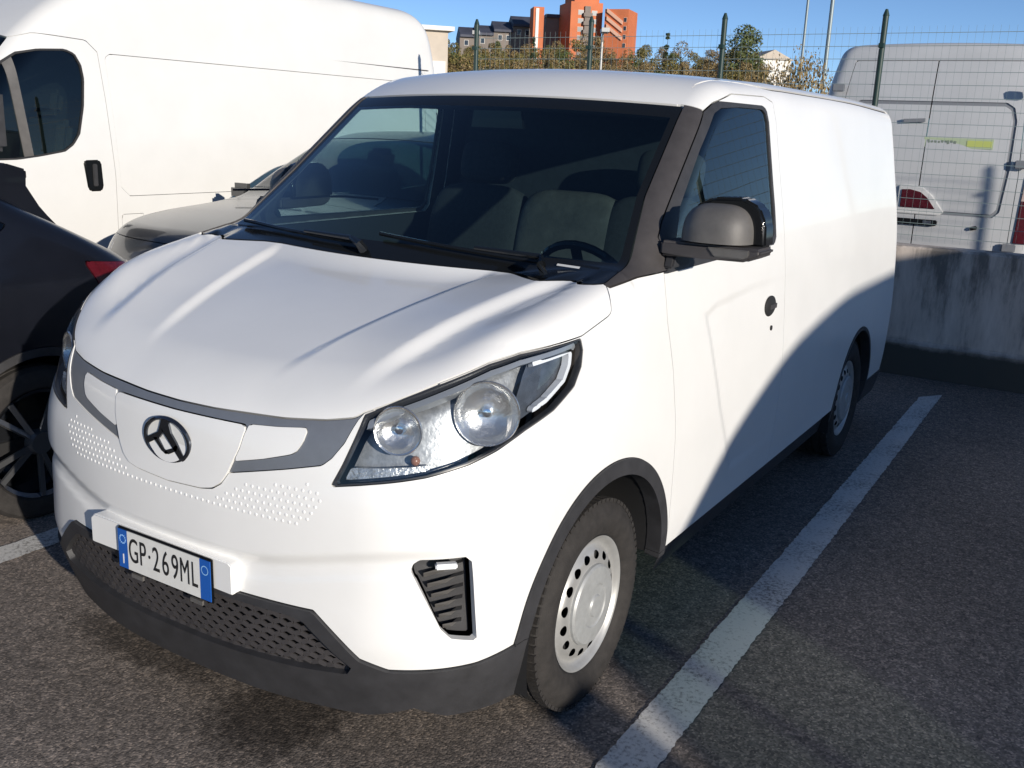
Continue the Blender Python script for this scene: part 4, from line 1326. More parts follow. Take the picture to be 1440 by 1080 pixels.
# ------------------------------------------------------------------ large van behind the wall, seen from its rear doors
def rear_van():
    L = 5.6
    root = empty('cargo_van', (.32, 7.9 + L, 0), math.pi, 'dull white high-roof van behind the wall, rear doors with a yellow-green sticker', 'van')
    W = [(.2, .94), (.5, 1.0), (1.2, 1.0), (1.7, .975), (2.1, .93), (2.35, .88), (2.6, .80)]
    top = [(-.1, .9), (.0, .95), (.5, 1.12), (.9, 1.25), (1.3, 1.65), (1.7, 2.0), (2.1, 2.3), (2.8, 2.46), (3.5, 2.50), (5.4, 2.50), (5.7, 2.46)]
    f = car_f(W, top, [(.2, .1), (.5, .0), (.8, .03), (1.1, .15)], [(.2, .0), (1.2, .0), (2.0, .05), (2.5, .16)], crown=.03, cw=1.0, kf=.3, kt=.10, kr=.13, bow=.08, L=L, tr_=.0)
    B = car_shell(f, L, 1.12, 2.65, .025, .9)
    for yc in (.95, 4.3):
        B.take(arch(yc, .34, .40), 0, drop=True)
    low = B.take(lambda V: V[:, 2] - .46, .003)
    rear = lambda poly: (lambda V: when(V[:, 1] > L - .5, sdpoly(V[:, 0], V[:, 2], poly)))
    # local x is mirrored: picture right = local -x
    tl = B.take(lambda V: when(V[:, 1] > L - .5, sdpoly(ax(V), V[:, 2], [(.82, .84), (1.1, .84), (1.1, 1.40), (.84, 1.40)])), .004)
    door = B.take(rear([(-.775, .55), (.775, .55), (.775, 1.4), (.74, 2.05), (.70, 2.34), (-.70, 2.34), (-.74, 2.05), (-.775, 1.4)]), .006)
    ws = B.take(lambda V: when(V[:, 1] < 2.2, np.maximum(np.maximum(ax(V) - .86, 1.30 - V[:, 2]), np.maximum(V[:, 2] - 1.95, -V[:, 1]))), .004)
    cab = B.take(side_poly([(1.15, 1.25), (1.5, 1.62), (1.75, 1.82), (2.2, 1.84), (2.2, 1.25)]), .003)
    surf('body', f, (B.V, B.T), M['grey_white'], root, flange=.02)
    surf('bumper', f, low, M['trim_plastic'], root, offset=.01, flange=.03)
    surf('windscreen', f, ws, M['tint_glass'], root, flange=0)
    for pc in side_split(cab): surf('cab_window', f, pc, M['tint_glass'], root, flange=0)
    for pc in side_split(tl):
        a, b = sub(pc, lambda V: V[:, 2] - 1.20)
        h = surf('tail_light', f, a, M['red_lamp'], root, offset=.012, flange=.03)
        surf('indicator', f, b, M['lens_pale'], h, offset=.012, flange=.03)
    ld, rd = sub(door, lambda V: -(V[:, 0] - .0))
    rd, _ = sub(rd, lambda V: V[:, 0] + .010)
    for pc, sg in ((rd, -1), (ld, 1)):
        rp = [(sg * -.10, 1.055), (sg * .22, 1.055), (sg * .62, 1.055), (sg * .665, 1.10), (sg * .69, 1.45), (sg * .685, 1.85), (sg * .655, 1.95), (sg * .60, 1.985), (sg * -.10, 1.985)]
        rim, fl = sub(pc, lambda V: np.abs(sdpoly(V[:, 0], V[:, 2], rp) + .0) - .016)
        d = surf('rear_door', f, fl, M['grey_white'], root, flange=.02)
        surf('panel_groove', f, rim, M['groove'], d, offset=-.010, flange=-.010)
        for z in (1.50, .80, 2.1):
            bm = bmesh.new()
            bx(bm, (sg * .795, L + .0, z), (.11, .035, .07))
            bm_obj('hinge', bm, M['groove'], d, smooth=True, bevel=.008)
    # small red lamp with its white bezel, and the dark handle bar below
    def rp3(pts, z): return None
    yb = L + .004
    bm = bmesh.new()
    prism(bm, [(-.24, 1.060), (-.13, 1.20), (-.05, 1.262), (.06, 1.285), (.16, 1.27), (.16, 1.03), (-.20, 1.03)], 'y', yb - .05, yb + .012)
    bz = bm_obj('lamp_bezel', bm, M['van_white'], root, smooth=True, bevel=.006)
    bm = bmesh.new()
    prism(bm, [(-.165, 1.085), (-.09, 1.18), (-.03, 1.225), (.06, 1.245), (.13, 1.24), (.13, 1.085)], 'y', yb, yb + .022)
    bm_obj('red_lamp', bm, M['red_lamp'], bz, smooth=True, bevel=.004)
    bm = bmesh.new()
    bx(bm, (-.02, yb + .01, .965), (.36, .05, .05))
    hb = bm_obj('handle_bar', bm, M['gloss_black'], root, smooth=True, bevel=.008)
    box_obj('handle_plate', (-.12, yb + .036, .968), (.07, .006, .03), M['chrome'], hb)
    bm = bmesh.new()
    bx(bm, (-.50, yb, .945), (.055, .03, .032), Matrix.Rotation(.3, 3, 'Y'))
    bm_obj('door_latch', bm, M['gloss_black'], root, smooth=True, bevel=.006)
    bm = bmesh.new()
    bar(bm, (.02, yb - .02, 1.84), (.20, yb - .02, 1.83), .02, .03)
    bm_obj('upper_latch', bm, M['groove'], root)
    st = box_obj('sticker', (-.27, yb - .0265, 1.655), (.56, .004, .085), M['sticker'], root)
    bm = bmesh.new()
    x = -.10
    random.seed(5)
    while x > -.34:
        wd = random.uniform(.012, .022); h = random.uniform(.018, .034)
        bx(bm, (x + .07, yb - .0238, 1.663 + random.uniform(-.006, .004)), (wd, .003, h), Matrix.Rotation(random.uniform(-.3, .3), 3, 'Y'))
        x -= wd + random.uniform(.004, .010)
    bm_obj('faded_lettering', bm, M['sticker_ink'], st)
    bm = bmesh.new()
    bx(bm, (-.44, yb - .0238, 1.655), (.20, .003, .05))
    bm_obj('yellow_block', bm, M['sticker_yellow'], st)
    cavity(root, .95, .3, 5.3, .32)
    for yc in (.95, 4.3):
        for sx in (1, -1):
            plain_wheel(root, (sx * .86, yc, .34), sx, .34, .215, M['silver'])
M['groove'] = mat('grey_groove', (.20, .21, .23), .55)
M['lens_pale'] = mat('pale_lens', (.55, .42, .38), .25, noise=.3, nscale=30)
M['sticker'] = mat('sticker_green', (.42, .50, .33), .5)
M['sticker_ink'] = mat('sticker_ink', (.20, .24, .20), .5)
M['sticker_yellow'] = mat('sticker_yellow', (.50, .56, .16), .5)
rear_van()

# ------------------------------------------------------------------ ground, markings
def asphalt_mat():
    m = bpy.data.materials.new('asphalt'); m.use_nodes = True
    t = m.node_tree; b = t.nodes['Principled BSDF']
    L_ = t.links.new
    tc = t.nodes.new('ShaderNodeTexCoord')
    def node(k, **kw):
        n = t.nodes.new(k)
        for a, v in kw.items(): n.inputs[a].default_value = v
        return n
    big = node('ShaderNodeTexNoise', Scale=.55, Detail=5., Roughness=.6); L_(tc.outputs['Object'], big.inputs['Vector'])
    mid = node('ShaderNodeTexNoise', Scale=26., Detail=6., Roughness=.7); L_(tc.outputs['Object'], mid.inputs['Vector'])
    vo = node('ShaderNodeTexVoronoi', Scale=150.); L_(tc.outputs['Object'], vo.inputs['Vector'])
    vo2 = node('ShaderNodeTexVoronoi', Scale=150.); L_(tc.outputs['Object'], vo2.inputs['Vector'])
    r = t.nodes.new('ShaderNodeValToRGB'); cr = r.color_ramp
    cr.elements[0].position = 0.; cr.elements[0].color = (.084, .074, .066, 1)
    cr.elements[1].position = 1.; cr.elements[1].color = (.44, .37, .315, 1)
    for p, c in ((.45, (.165, .142, .124, 1)), (.72, (.25, .212, .182, 1)), (.9, (.38, .31, .255, 1))):
        e = cr.elements.new(p); e.color = c
    bw = t.nodes.new('ShaderNodeRGBToBW'); L_(vo.outputs['Color'], bw.inputs[0])
    L_(bw.outputs[0], r.inputs['Fac'])
    mr = node('ShaderNodeMapRange'); mr.inputs['From Min'].default_value = .3; mr.inputs['From Max'].default_value = .7
    mr.inputs['To Min'].default_value = .72; mr.inputs['To Max'].default_value = 1.3; L_(big.outputs['Fac'], mr.inputs['Value'])
    mr2 = node('ShaderNodeMapRange'); mr2.inputs['From Min'].default_value = .3; mr2.inputs['From Max'].default_value = .7
    mr2.inputs['To Min'].default_value = .62; mr2.inputs['To Max'].default_value = 1.35; L_(mid.outputs['Fac'], mr2.inputs['Value'])
    mu = t.nodes.new('ShaderNodeMath'); mu.operation = 'MULTIPLY'; L_(mr.outputs[0], mu.inputs[0]); L_(mr2.outputs[0], mu.inputs[1])
    # damp oil stain in front of the bumper (an irregular patch of the surface itself)
    sep = t.nodes.new('ShaderNodeSeparateXYZ'); L_(tc.outputs['Object'], sep.inputs[0])
    def mth(op, a, c=None):
        n = t.nodes.new('ShaderNodeMath'); n.operation = op
        for i, v in enumerate((a, c)):
            if v is None: continue
            if isinstance(v, (int, float)): n.inputs[i].default_value = v
            else: L_(v, n.inputs[i])
        return n.outputs[0]
    X, Y = sep.outputs[0], sep.outputs[1]
    def spot(cx, cy, rx, ry, amp):
        d = mth('SQRT', mth('ADD', mth('POWER', mth('DIVIDE', mth('SUBTRACT', X, cx), rx), 2.), mth('POWER', mth('DIVIDE', mth('SUBTRACT', Y, cy), ry), 2.)))
        d = mth('ADD', d, mth('MULTIPLY', mth('SUBTRACT', mid.outputs['Fac'], .5), 1.3))
        q = node('ShaderNodeMapRange'); q.interpolation_type = 'SMOOTHSTEP'
        q.inputs['From Min'].default_value = .55; q.inputs['From Max'].default_value = 1.25
        q.inputs['To Min'].default_value = amp; q.inputs['To Max'].default_value = 0.; L_(d, q.inputs['Value'])
        return q.outputs[0]
    st = mth('MAXIMUM', mth('MAXIMUM', spot(.16, .22, .20, .22, .6), spot(-.45, .25, .38, .10, .5)), spot(.62, .10, .16, .10, .3))
    keep = mth('SUBTRACT', 1., st)
    fac = mth('MULTIPLY', mu.outputs[0], keep)
    mix = t.nodes.new('ShaderNodeMix'); mix.data_type = 'RGBA'; mix.blend_type = 'MULTIPLY'; mix.inputs[0].default_value = 1.
    L_(r.outputs['Color'], mix.inputs[6])
    cmb = t.nodes.new('ShaderNodeCombineColor'); [L_(fac, cmb.inputs[i]) for i in range(3)]
    L_(cmb.outputs[0], mix.inputs[7]); L_(mix.outputs[2], b.inputs['Base Color'])
    rg = node('ShaderNodeMapRange'); rg.inputs['To Min'].default_value = .88; rg.inputs['To Max'].default_value = .55; L_(st, rg.inputs['Value'])
    L_(rg.outputs[0], b.inputs['Roughness'])
    b.inputs['Specular IOR Level'].default_value = .35
    h = mth('ADD', mth('MULTIPLY', vo2.outputs['Distance'], -1.), mth('MULTIPLY', mid.outputs['Fac'], .25))
    bp = t.nodes.new('ShaderNodeBump'); bp.inputs['Strength'].default_value = .35; bp.inputs['Distance'].default_value = .003
    L_(h, bp.inputs['Height']); L_(bp.outputs[0], b.inputs['Normal'])
    return m

def line_mat():
    m = bpy.data.materials.new('road_paint'); m.use_nodes = True
    t = m.node_tree; b = t.nodes['Principled BSDF']; L_ = t.links.new
    tc = t.nodes.new('ShaderNodeTexCoord')
    n = t.nodes.new('ShaderNodeTexNoise'); n.inputs['Scale'].default_value = 70; n.inputs['Detail'].default_value = 8; n.inputs['Roughness'].default_value = .8
    L_(tc.outputs['Object'], n.inputs['Vector'])
    n2 = t.nodes.new('ShaderNodeTexNoise'); n2.inputs['Scale'].default_value = 3; n2.inputs['Detail'].default_value = 4
    L_(tc.outputs['Object'], n2.inputs['Vector'])
    ad = t.nodes.new('ShaderNodeMath'); ad.operation = 'MULTIPLY_ADD'; ad.inputs[1].default_value = .35; L_(n2.outputs['Fac'], ad.inputs[0]); L_(n.outputs['Fac'], ad.inputs[2])
    r = t.nodes.new('ShaderNodeValToRGB'); cr = r.color_ramp
    cr.elements[0].position = .50; cr.elements[0].color = (.10, .09, .08, 1)
    cr.elements[1].position = .68; cr.elements[1].color = (.66, .65, .62, 1)
    L_(ad.outputs[0], r.inputs['Fac']); L_(r.outputs[0], b.inputs['Base Color'])
    b.inputs['Roughness'].default_value = .8
    bp = t.nodes.new('ShaderNodeBump'); bp.inputs['Strength'].default_value = .5; bp.inputs['Distance'].default_value = .004
    L_(n.outputs['Fac'], bp.inputs['Height']); L_(bp.outputs[0], b.inputs['Normal'])
    return m
M['asphalt'] = asphalt_mat()
M['line'] = line_mat()
g = link('ground', pymesh('ground', [(-500, -400, 0), (500, -400, 0), (500, 900, 0), (-500, 900, 0)], [(0, 1, 2, 3)]), M['asphalt'])
tag(g, kind='structure')
def marking(pts_l, pts_r):
    V = []; F = []
    n = 420
    for i in range(n + 1):
        t = i / n
        for a, b in (pts_l, pts_r):
            j = random.uniform(-.0035, .0035)
            V.append((a[0] + (b[0] - a[0]) * t + j, a[1] + (b[1] - a[1]) * t, .004))
        if i: F.append((2 * i - 2, 2 * i - 1, 2 * i + 1, 2 * i))
    o = link('parking_line', pymesh('parking_line', V, F), M['line'])
    tag(o, kind='structure')
marking(((1.03, -.9), (.972, 5.30)), ((1.175, -.9), (1.09, 5.46)))
marking(((-1.49, -.9), (-1.50, 5.3)), ((-1.355, -.9), (-1.375, 5.3)))
marking(((-3.99, -.9), (-3.99, 5.3)), ((-3.86, -.9), (-3.86, 5.3)))
marking(((3.56, -.9), (3.56, 5.3)), ((3.69, -.9), (3.69, 5.3)))

# ------------------------------------------------------------------ concrete wall with the mesh fence on it
def concrete_mat():
    m = bpy.data.materials.new('weathered_concrete'); m.use_nodes = True
    t = m.node_tree; b = t.nodes['Principled BSDF']; L_ = t.links.new
    tc = t.nodes.new('ShaderNodeTexCoord')
    mp = t.nodes.new('ShaderNodeMapping'); mp.inputs['Scale'].default_value = (4.5, 4.5, .9); L_(tc.outputs['Object'], mp.inputs['Vector'])
    n = t.nodes.new('ShaderNodeTexNoise'); n.inputs['Scale'].default_value = 1.6; n.inputs['Detail'].default_value = 8; n.inputs['Roughness'].default_value = .7
    L_(mp.outputs[0], n.inputs['Vector'])
    n2 = t.nodes.new('ShaderNodeTexNoise'); n2.inputs['Scale'].default_value = 4.5; n2.inputs['Detail'].default_value = 7; n2.inputs['Roughness'].default_value = .7
    L_(tc.outputs['Object'], n2.inputs['Vector'])
    sp = t.nodes.new('ShaderNodeSeparateXYZ'); L_(tc.outputs['Object'], sp.inputs[0])
    # streaks are strongest under the top edge; the foot is coloured darker, with an uneven upper edge
    mr = t.nodes.new('ShaderNodeMapRange'); mr.inputs['From Min'].default_value = .4; mr.inputs['From Max'].default_value = .93
    mr.inputs['To Min'].default_value = .02; mr.inputs['To Max'].default_value = .17; L_(sp.outputs[2], mr.inputs['Value'])
    sb = t.nodes.new('ShaderNodeMath'); sb.operation = 'SUBTRACT'; L_(n.outputs['Fac'], sb.inputs[0]); L_(mr.outputs[0], sb.inputs[1])
    r = t.nodes.new('ShaderNodeValToRGB'); cr = r.color_ramp
    cr.elements[0].position = .26; cr.elements[0].color = (.20, .18, .16, 1)
    cr.elements[1].position = .60; cr.elements[1].color = (.70, .62, .55, 1)
    e = cr.elements.new(.42); e.color = (.56, .49, .43, 1)
    L_(sb.outputs[0], r.inputs['Fac'])
    ft = t.nodes.new('ShaderNodeMath'); ft.operation = 'MULTIPLY_ADD'; ft.inputs[1].default_value = .12; L_(n2.outputs['Fac'], ft.inputs[0]); L_(sp.outputs[2], ft.inputs[2])
    m2 = t.nodes.new('ShaderNodeMapRange'); m2.inputs['From Min'].default_value = .27; m2.inputs['From Max'].default_value = .34
    L_(ft.outputs[0], m2.inputs['Value'])
    mx = t.nodes.new('ShaderNodeMix'); mx.data_type = 'RGBA'; L_(m2.outputs[0], mx.inputs[0])
    mx.inputs[6].default_value = (.075, .072, .062, 1); L_(r.outputs[0], mx.inputs[7])
    L_(mx.outputs[2], b.inputs['Base Color']); b.inputs['Roughness'].default_value = .92
    bp = t.nodes.new('ShaderNodeBump'); bp.inputs['Strength'].default_value = .5; bp.inputs['Distance'].default_value = .01
    L_(n2.outputs['Fac'], bp.inputs['Height']); L_(bp.outputs[0], b.inputs['Normal'])
    return m
M['concrete'] = concrete_mat()
bm = bmesh.new()
prism(bm, [(5.90, -.1), (5.885, .235), (5.915, .26), (5.92, .915), (5.935, .93), (6.14, .93), (6.15, .92), (6.15, -.1)], 'x', -3.45, 9)
wl = bm_obj('concrete_wall', bm, M['concrete'])
tag(wl, 'low stained concrete wall behind the white van, darker at its foot', 'wall')
M['fence_green'] = mat('fence_green', (.012, .035, .030), .5, noise=.2, nscale=20)
M['fence_wire'] = mat('fence_wire', (.20, .26, .26), .5)
FX = [-3.20, -2.06, -.91, .275, 1.42, 2.57, 3.72, 4.87]
FY = 6.05
plab = {.275: 'dark green fence post rising behind the rear roof corner of the white van', -.91: 'dark green fence post in front of the sky beside the tall round tree',
        -2.06: 'dark green fence post in front of the orange tower block', -3.20: 'dark green fence post nearest the tall panel van at the left'}
for i, x in enumerate(FX):
    bm = bmesh.new()
    bar(bm, (x, FY, .93), (x, FY, 2.50), .021, seg=12)
    bar(bm, (x, FY, 2.50), (x, FY, 2.545), .024, .009, seg=12)
    p = bm_obj('fence_post', bm, M['fence_green'], smooth=True)
    tag(p, plab.get(x, 'dark green fence post further right along the wall'), 'fence post', 'fence posts on the wall')
    bm = bmesh.new()
    for z in (1.1, 1.7, 2.3):
        bx(bm, (x, FY - .03, z), (.035, .03, .03))
    bm_obj('clamp', bm, M['fence_green'], p)
    p.children[0]['kind'] = 'stuff'
names = {.275: 'between the white van roof corner and the right picture edge', -.91: 'left of the post behind the roof corner', -2.06: 'right of the orange tower block', -3.20: 'left of the post before the orange tower'}
for i, (a, b) in enumerate(zip(FX, FX[1:])):
    bm = bmesh.new()
    z = 1.0
    while z < 2.44:
        bar(bm, (a + .02, FY, z), (b - .02, FY, z), .0036)
        z += .0865
    x = a + .05
    while x < b - .03:
        bar(bm, (x, FY + .005, .96), (x, FY + .005, 2.43), .0012)
        x += .05
    o = bm_obj('mesh_fence_panel', bm, M['fence_wire'])
    tag(o, 'green welded wire fence panel ' + names.get(a, 'further right along the wall'), 'fence', 'wire fence panels on the wall')

# ------------------------------------------------------------------ far slope, trees, buildings
RF = Vector((-0.52345, 0.85205, 0))                 # towards the hill
RR = Vector((RF.y, -RF.x, 0))
O0 = Vector((1.991, -1.563, 0))
def at(D, a, z=0.):
    p = O0 + RF * D + RR * a
    return Vector((p.x, p.y, z))
def hill_z(D, a):
    h = float(ip(D, [25, 45, 70, 100, 150, 230, 420], [0, .6, 3.2, 5.6, 9.0, 14.0, 15.0]))
    s = a / D
    return h * float(ss(.315, .235, s)) * float(ss(-1.0, -.6, s)) * (1 if D < 380 else float(ss(430, 380, D)))
V, F = [], []
Ds = list(range(26, 140, 4)) + list(range(140, 431, 12)); As = np.linspace(-1.0, .34, 60)
for D in Ds:
    for s in As:
        p = at(D, s * D)
        V.append((p.x, p.y, hill_z(D, s * D) + .02 + (random.uniform(-.12, .12) if D > 40 else 0)))
n = len(As)
for i in range(len(Ds) - 1):
    for j in range(n - 1):
        F.append((i * n + j, i * n + j + 1, (i + 1) * n + j + 1, (i + 1) * n + j))
hl = link('hill', pymesh('hill', V, F, True), mat('dry_grass', (.13, .105, .05), .95, noise=.6, nscale=.9))
tag(hl, kind='structure')

def leaf_mat(name, cols):
    m = bpy.data.materials.new(name); m.use_nodes = True
    t = m.node_tree; b = t.nodes['Principled BSDF']
    gi = t.nodes.new('ShaderNodeNewGeometry')
    r = t.nodes.new('ShaderNodeValToRGB')
    r.color_ramp.elements[0].color = (*cols[0], 1); r.color_ramp.elements[1].color = (*cols[-1], 1)
    for i, c in enumerate(cols[1:-1]):
        e = r.color_ramp.elements.new((i + 1) / (len(cols) - 1)); e.color = (*c, 1)
    t.links.new(gi.outputs['Random Per Island'], r.inputs['Fac'])
    t.links.new(r.outputs[0], b.inputs['Base Color'])
    b.inputs['Roughness'].default_value = .7
    return m
M['leaf_olive'] = leaf_mat('leaf_olive', [(0.091, 0.091, 0.023), (0.165, 0.140, 0.039), (0.214, 0.165, 0.052)])
M['leaf_green'] = leaf_mat('leaf_green', [(0.041, 0.066, 0.018), (0.083, 0.107, 0.029), (0.124, 0.132, 0.039)])
M['leaf_brown'] = leaf_mat('leaf_brown', [(0.140, 0.099, 0.039), (0.214, 0.148, 0.058), (0.264, 0.198, 0.091)])
M['leaf_dark'] = leaf_mat('leaf_dark', [(0.020, 0.036, 0.016), (0.036, 0.058, 0.023), (0.058, 0.074, 0.029)])
M['bark'] = mat('bark', (.07, .055, .04), .9, noise=.4, nscale=6)
def crown_mesh(seed, h, r, z0, n, leaf, kind='round'):
    q = np.random.default_rng(seed)
    nc = 14 if n < 3000 else 34
    cl = []
    for i in range(nc):
        t = q.uniform(0, 1)
        if kind == 'cone':
            rad = r * (1 - t) * .75; z = z0 + (h - z0) * t
        else:
            rad = r * math.sqrt(max(.05, 1 - (2 * t - 1) ** 2)) * .75; z = z0 + (h - z0) * t
        a = q.uniform(0, 6.28)
        cl.append((math.cos(a) * rad * q.uniform(.3, 1), math.sin(a) * rad * q.uniform(.3, 1), z, r * q.uniform(.28, .5) * (1 - .6 * t if kind == 'cone' else 1)))
    V, F = [], []
    for i in range(n):
        c = cl[q.integers(nc)]
        d = q.normal(size=3); d /= np.linalg.norm(d)
        p = np.array(c[:3]) + d * c[3] * q.uniform(.5, 1) ** .5 * np.array([1, 1, .8])
        u = q.normal(size=3); u /= np.linalg.norm(u)
        v = np.cross(u, d + q.normal(size=3) * .4); v /= np.linalg.norm(v) + 1e-9
        s = leaf * q.uniform(.6, 1.3)
        b0 = len(V)
        V += [p - u * s - v * s * .5, p + u * s * .2 - v * s * .6, p + u * s + v * s * .1, p - u * s * .1 + v * s * .6]
        F.append((b0, b0 + 1, b0 + 2, b0 + 3))
    return pymesh('crown', V, F)
def trunk_mesh(h, r, seed):
    q = random.Random(seed)
    bm = bmesh.new()
    tube(bm, [(0, 0, -.4), (0, 0, h * .3), (q.uniform(-.1, .1), q.uniform(-.1, .1), h * .6), (q.uniform(-.2, .2), 0, h * .9)], [r, r * .8, r * .5, r * .15], 7)
    for k in range(5):
        a = q.uniform(0, 6.28); z = h * q.uniform(.35, .65)
        tube(bm, [(0, 0, z), (math.cos(a) * h * .15, math.sin(a) * h * .15, z + h * .13), (math.cos(a) * h * .25, math.sin(a) * h * .25, z + h * .3)], [r * .4, r * .25, r * .08], 5)
    me = bpy.data.meshes.new('trunk'); bm.to_mesh(me); bm.free()
    me.materials.append(M['bark'])
    return me
KIND = {}
def kind(name, leafm, h, r, z0, n, leaf, form='round', var=3):
    KIND[name] = []
    for k in range(var):
        c = crown_mesh(hash(name) % 1000 + k if False else len(KIND) * 10 + k, h, r, z0, n, leaf, form)
        c.materials.append(M[leafm])
        KIND[name].append((c, trunk_mesh(h, .14 if h > 3 else .06, len(KIND) * 7 + k)))
kind('olive', 'leaf_olive', 5.0, 2.0, .6, 2200, .11)
kind('brown', 'leaf_brown', 4.4, 1.7, .4, 1900, .095)
kind('green', 'leaf_green', 5.5, 1.7, .8, 2200, .105)
kind('dark', 'leaf_dark', 7.0, 1.0, .4, 800, .18, 'cone', 2)
kind('tall', 'leaf_green', 5.5, 2.1, .5, 4200, .10, 'round', 1)
kind('shrub', 'leaf_brown', 1.6, 1.1, .1, 3500, .032)
def tree(kind_, p, s, label, group=None, nm='tree', rz=None, wide=None):
    c, tr = random.choice(KIND[kind_])
    root = empty(nm, p, random.uniform(0, 6.28) if rz is None else rz, label, 'shrub' if nm == 'shrub' else 'tree', group)
    wx = s * (wide if wide else 1.)
    root.scale = (wx * random.uniform(.9, 1.15), wx * random.uniform(.9, 1.15), s)
    link('trunk', tr, None, root)
    link('crown', c, None, root)
    return root
random.seed(3)
lab = {'olive': 'olive green tree in the wood on the slope below the orange buildings', 'brown': 'bare brownish tree in the wood on the slope below the orange buildings',
       'green': 'fresh green tree in the wood on the slope below the orange buildings'}
for D, n_, sc in ((62, 24, .48), (76, 26, .55), (92, 26, .62), (112, 26, .70), (136, 24, .62)):
    for i in range(n_):
        q = -0.1022 + 0.3383 * (i + random.uniform(.1, .9)) / n_      # bearing, as sideways metres per metre of distance
        a = q * D
        k = random.choice(('olive', 'olive', 'brown', 'brown', 'brown', 'green'))
        s = sc * random.uniform(.75, 1.15)
        hz = {'olive': 5., 'brown': 4.4, 'green': 5.5}[k]
        # the wood's upper edge climbs with the slope and drops towards its right end
        zt = 1.649 + D * ({62: 0.056, 76: 0.0612, 92: 0.0677, 112: 0.0741, 136: 0.0793}[D] + random.uniform(-.0065, .0065) + -0.0041 * max(0, q - -0.0268) + 0.0385 * min(0, q - -0.0268))
        s = max(.25, min(1.3, (zt - hill_z(D, a)) / hz)) if zt > hill_z(D, a) + 1.2 else .3
        tree(k, at(D, a, min(hill_z(D, a) - .1, zt - hz * s)), s, lab[k], 'trees in the wood on the slope', wide=max(1.0, .62 / s))
a = 18.57; tree('tall', at(88, a, hill_z(88, a) - .1), 1.0, 'tallest round green tree at the right end of the wood', None)
a = 14.14; tree('dark', at(104, a, hill_z(104, a)), .75, 'narrow dark cypress right of the orange tower', None)
a = 0.72; tree('dark', at(96, a, hill_z(96, a)), .62, 'narrow dark cypress below the long dark-roofed building', None)
# dry bushes beyond the fence, over the roof of the white van
for a, D, zt, s, l in ((7.23, 30, 3.29, .9, 'small dry bush behind the van roof, nearest the wood'), (6.85, 26, 3.09, .95, 'mottled dry bush beyond the fence, left of the bush by the dull van'), (6.73, 24, 3.00, .95, 'mottled dry bush beyond the fence, beside the dull white van')):
    r_ = tree('shrub', at(D, a, 0), s, l, None, 'shrub')
    r_.scale = (s * 1.0, s * 1.0, zt / 1.6)

# ---- buildings
M['orange'] = mat('orange_render', (.52, .15, .06), .8, noise=.12, nscale=.3)
M['orange_pale'] = mat('pale_peach_render', (.70, .42, .30), .8)
M['roof_dark'] = mat('dark_roof', (.055, .06, .085), .7, noise=.3, nscale=.4)
M['wall_grey'] = mat('grey_beige_wall', (.20, .17, .15), .85, noise=.15, nscale=.4)
M['beige'] = mat('beige_wall', (.48, .42, .35), .85, noise=.1, nscale=.8)
M['win_dark'] = mat('dark_window', (.02, .03, .045), .2)
M['white_wall'] = mat('white_wall', (.72, .70, .66), .85, noise=.06, nscale=.6)
HEAD = math.atan2(-RF.x, RF.y)                    # local +y of a building points away along the view heading
D0 = 232.
def bldg(name, a, D, label, turn=0.):
    p = at(D, a, 0)
    return empty(name, p, HEAD + turn, label, 'building')
u = .1674                                           # drawing module of the hill buildings
def bbox(name, parent, x0, x1, y0, y1, z0, z1, m):
    return box_obj(name, ((x0 + x1) / 2, (y0 + y1) / 2, (z0 + z1) / 2), (x1 - x0, y1 - y0, z1 - z0), m, parent)
T = bldg('tower_block', 13.21, D0, 'orange tower block with grey balcony column on the hill', .25)
w_ = 22 * u
bbox('wall', T, -w_, w_, 0, 9, 6, 28.69, M['orange'])
bbox('parapet', T, -w_ * .75, w_ * .8, .6, 8, 28.69, 30.31, M['orange'])
for r_ in range(6):
    z = 26.04 - r_ * 1.768
    bal = bbox('balcony', T, -.9, 1.1, -.9, -.003, z - .45, z + .35, M['wall_grey'])
    for x0 in (-w_ * .55, w_ * .30):
        f_ = bbox('window', T, x0, x0 + 1.35, -.06, -.003, z - .1, z + 1.0, M['orange_pale'])
        bbox('pane', f_, x0 + .08, x0 + 1.27, -.09, -.063, z - .03, z + .93, M['win_dark'])
bbox('service_shaft', T, -.55, .75, -.5, -.003, 6, 27.81, M['wall_grey'])
T2 = bldg('stair_block', 19.58, D0 - 3, 'orange stair block with pale slanting bands, right of the orange tower', -.35)
w2 = 16 * u
bbox('wall', T2, -w2, w2, 0, 8, 6, 27.19, M['orange'])
for k in range(3):
    bm = bmesh.new()
    z = 26.15 - k * 1.619
    prism(bm, [(-w2 * .8, z + 1.2), (-w2 * .8, z + .4), (w2 * .55, z - 2.2), (w2 * .55, z - 1.4)], 'y', -.35, -.003)
    bm_obj('stair_band', bm, M['orange_pale'], T2)
for k in range(4):
    z = 24.96 - k * 1.766
    f_ = bbox('window', T2, w2 * .62, w2 * .9, -.06, -.003, z - .5, z + .5, M['orange_pale'])
    bbox('pane', f_, w2 * .65, w2 * .87, -.09, -.063, z - .42, z + .42, M['win_dark'])
T3 = bldg('long_building', -4.10, D0 + 6, 'long low building with stepped dark roofs left of the orange tower', .15)
segs = [(-66, -44, 37, 41), (-44, -20, 33, 37), (-20, 6, 26, 31), (6, 34, 17, 22)]
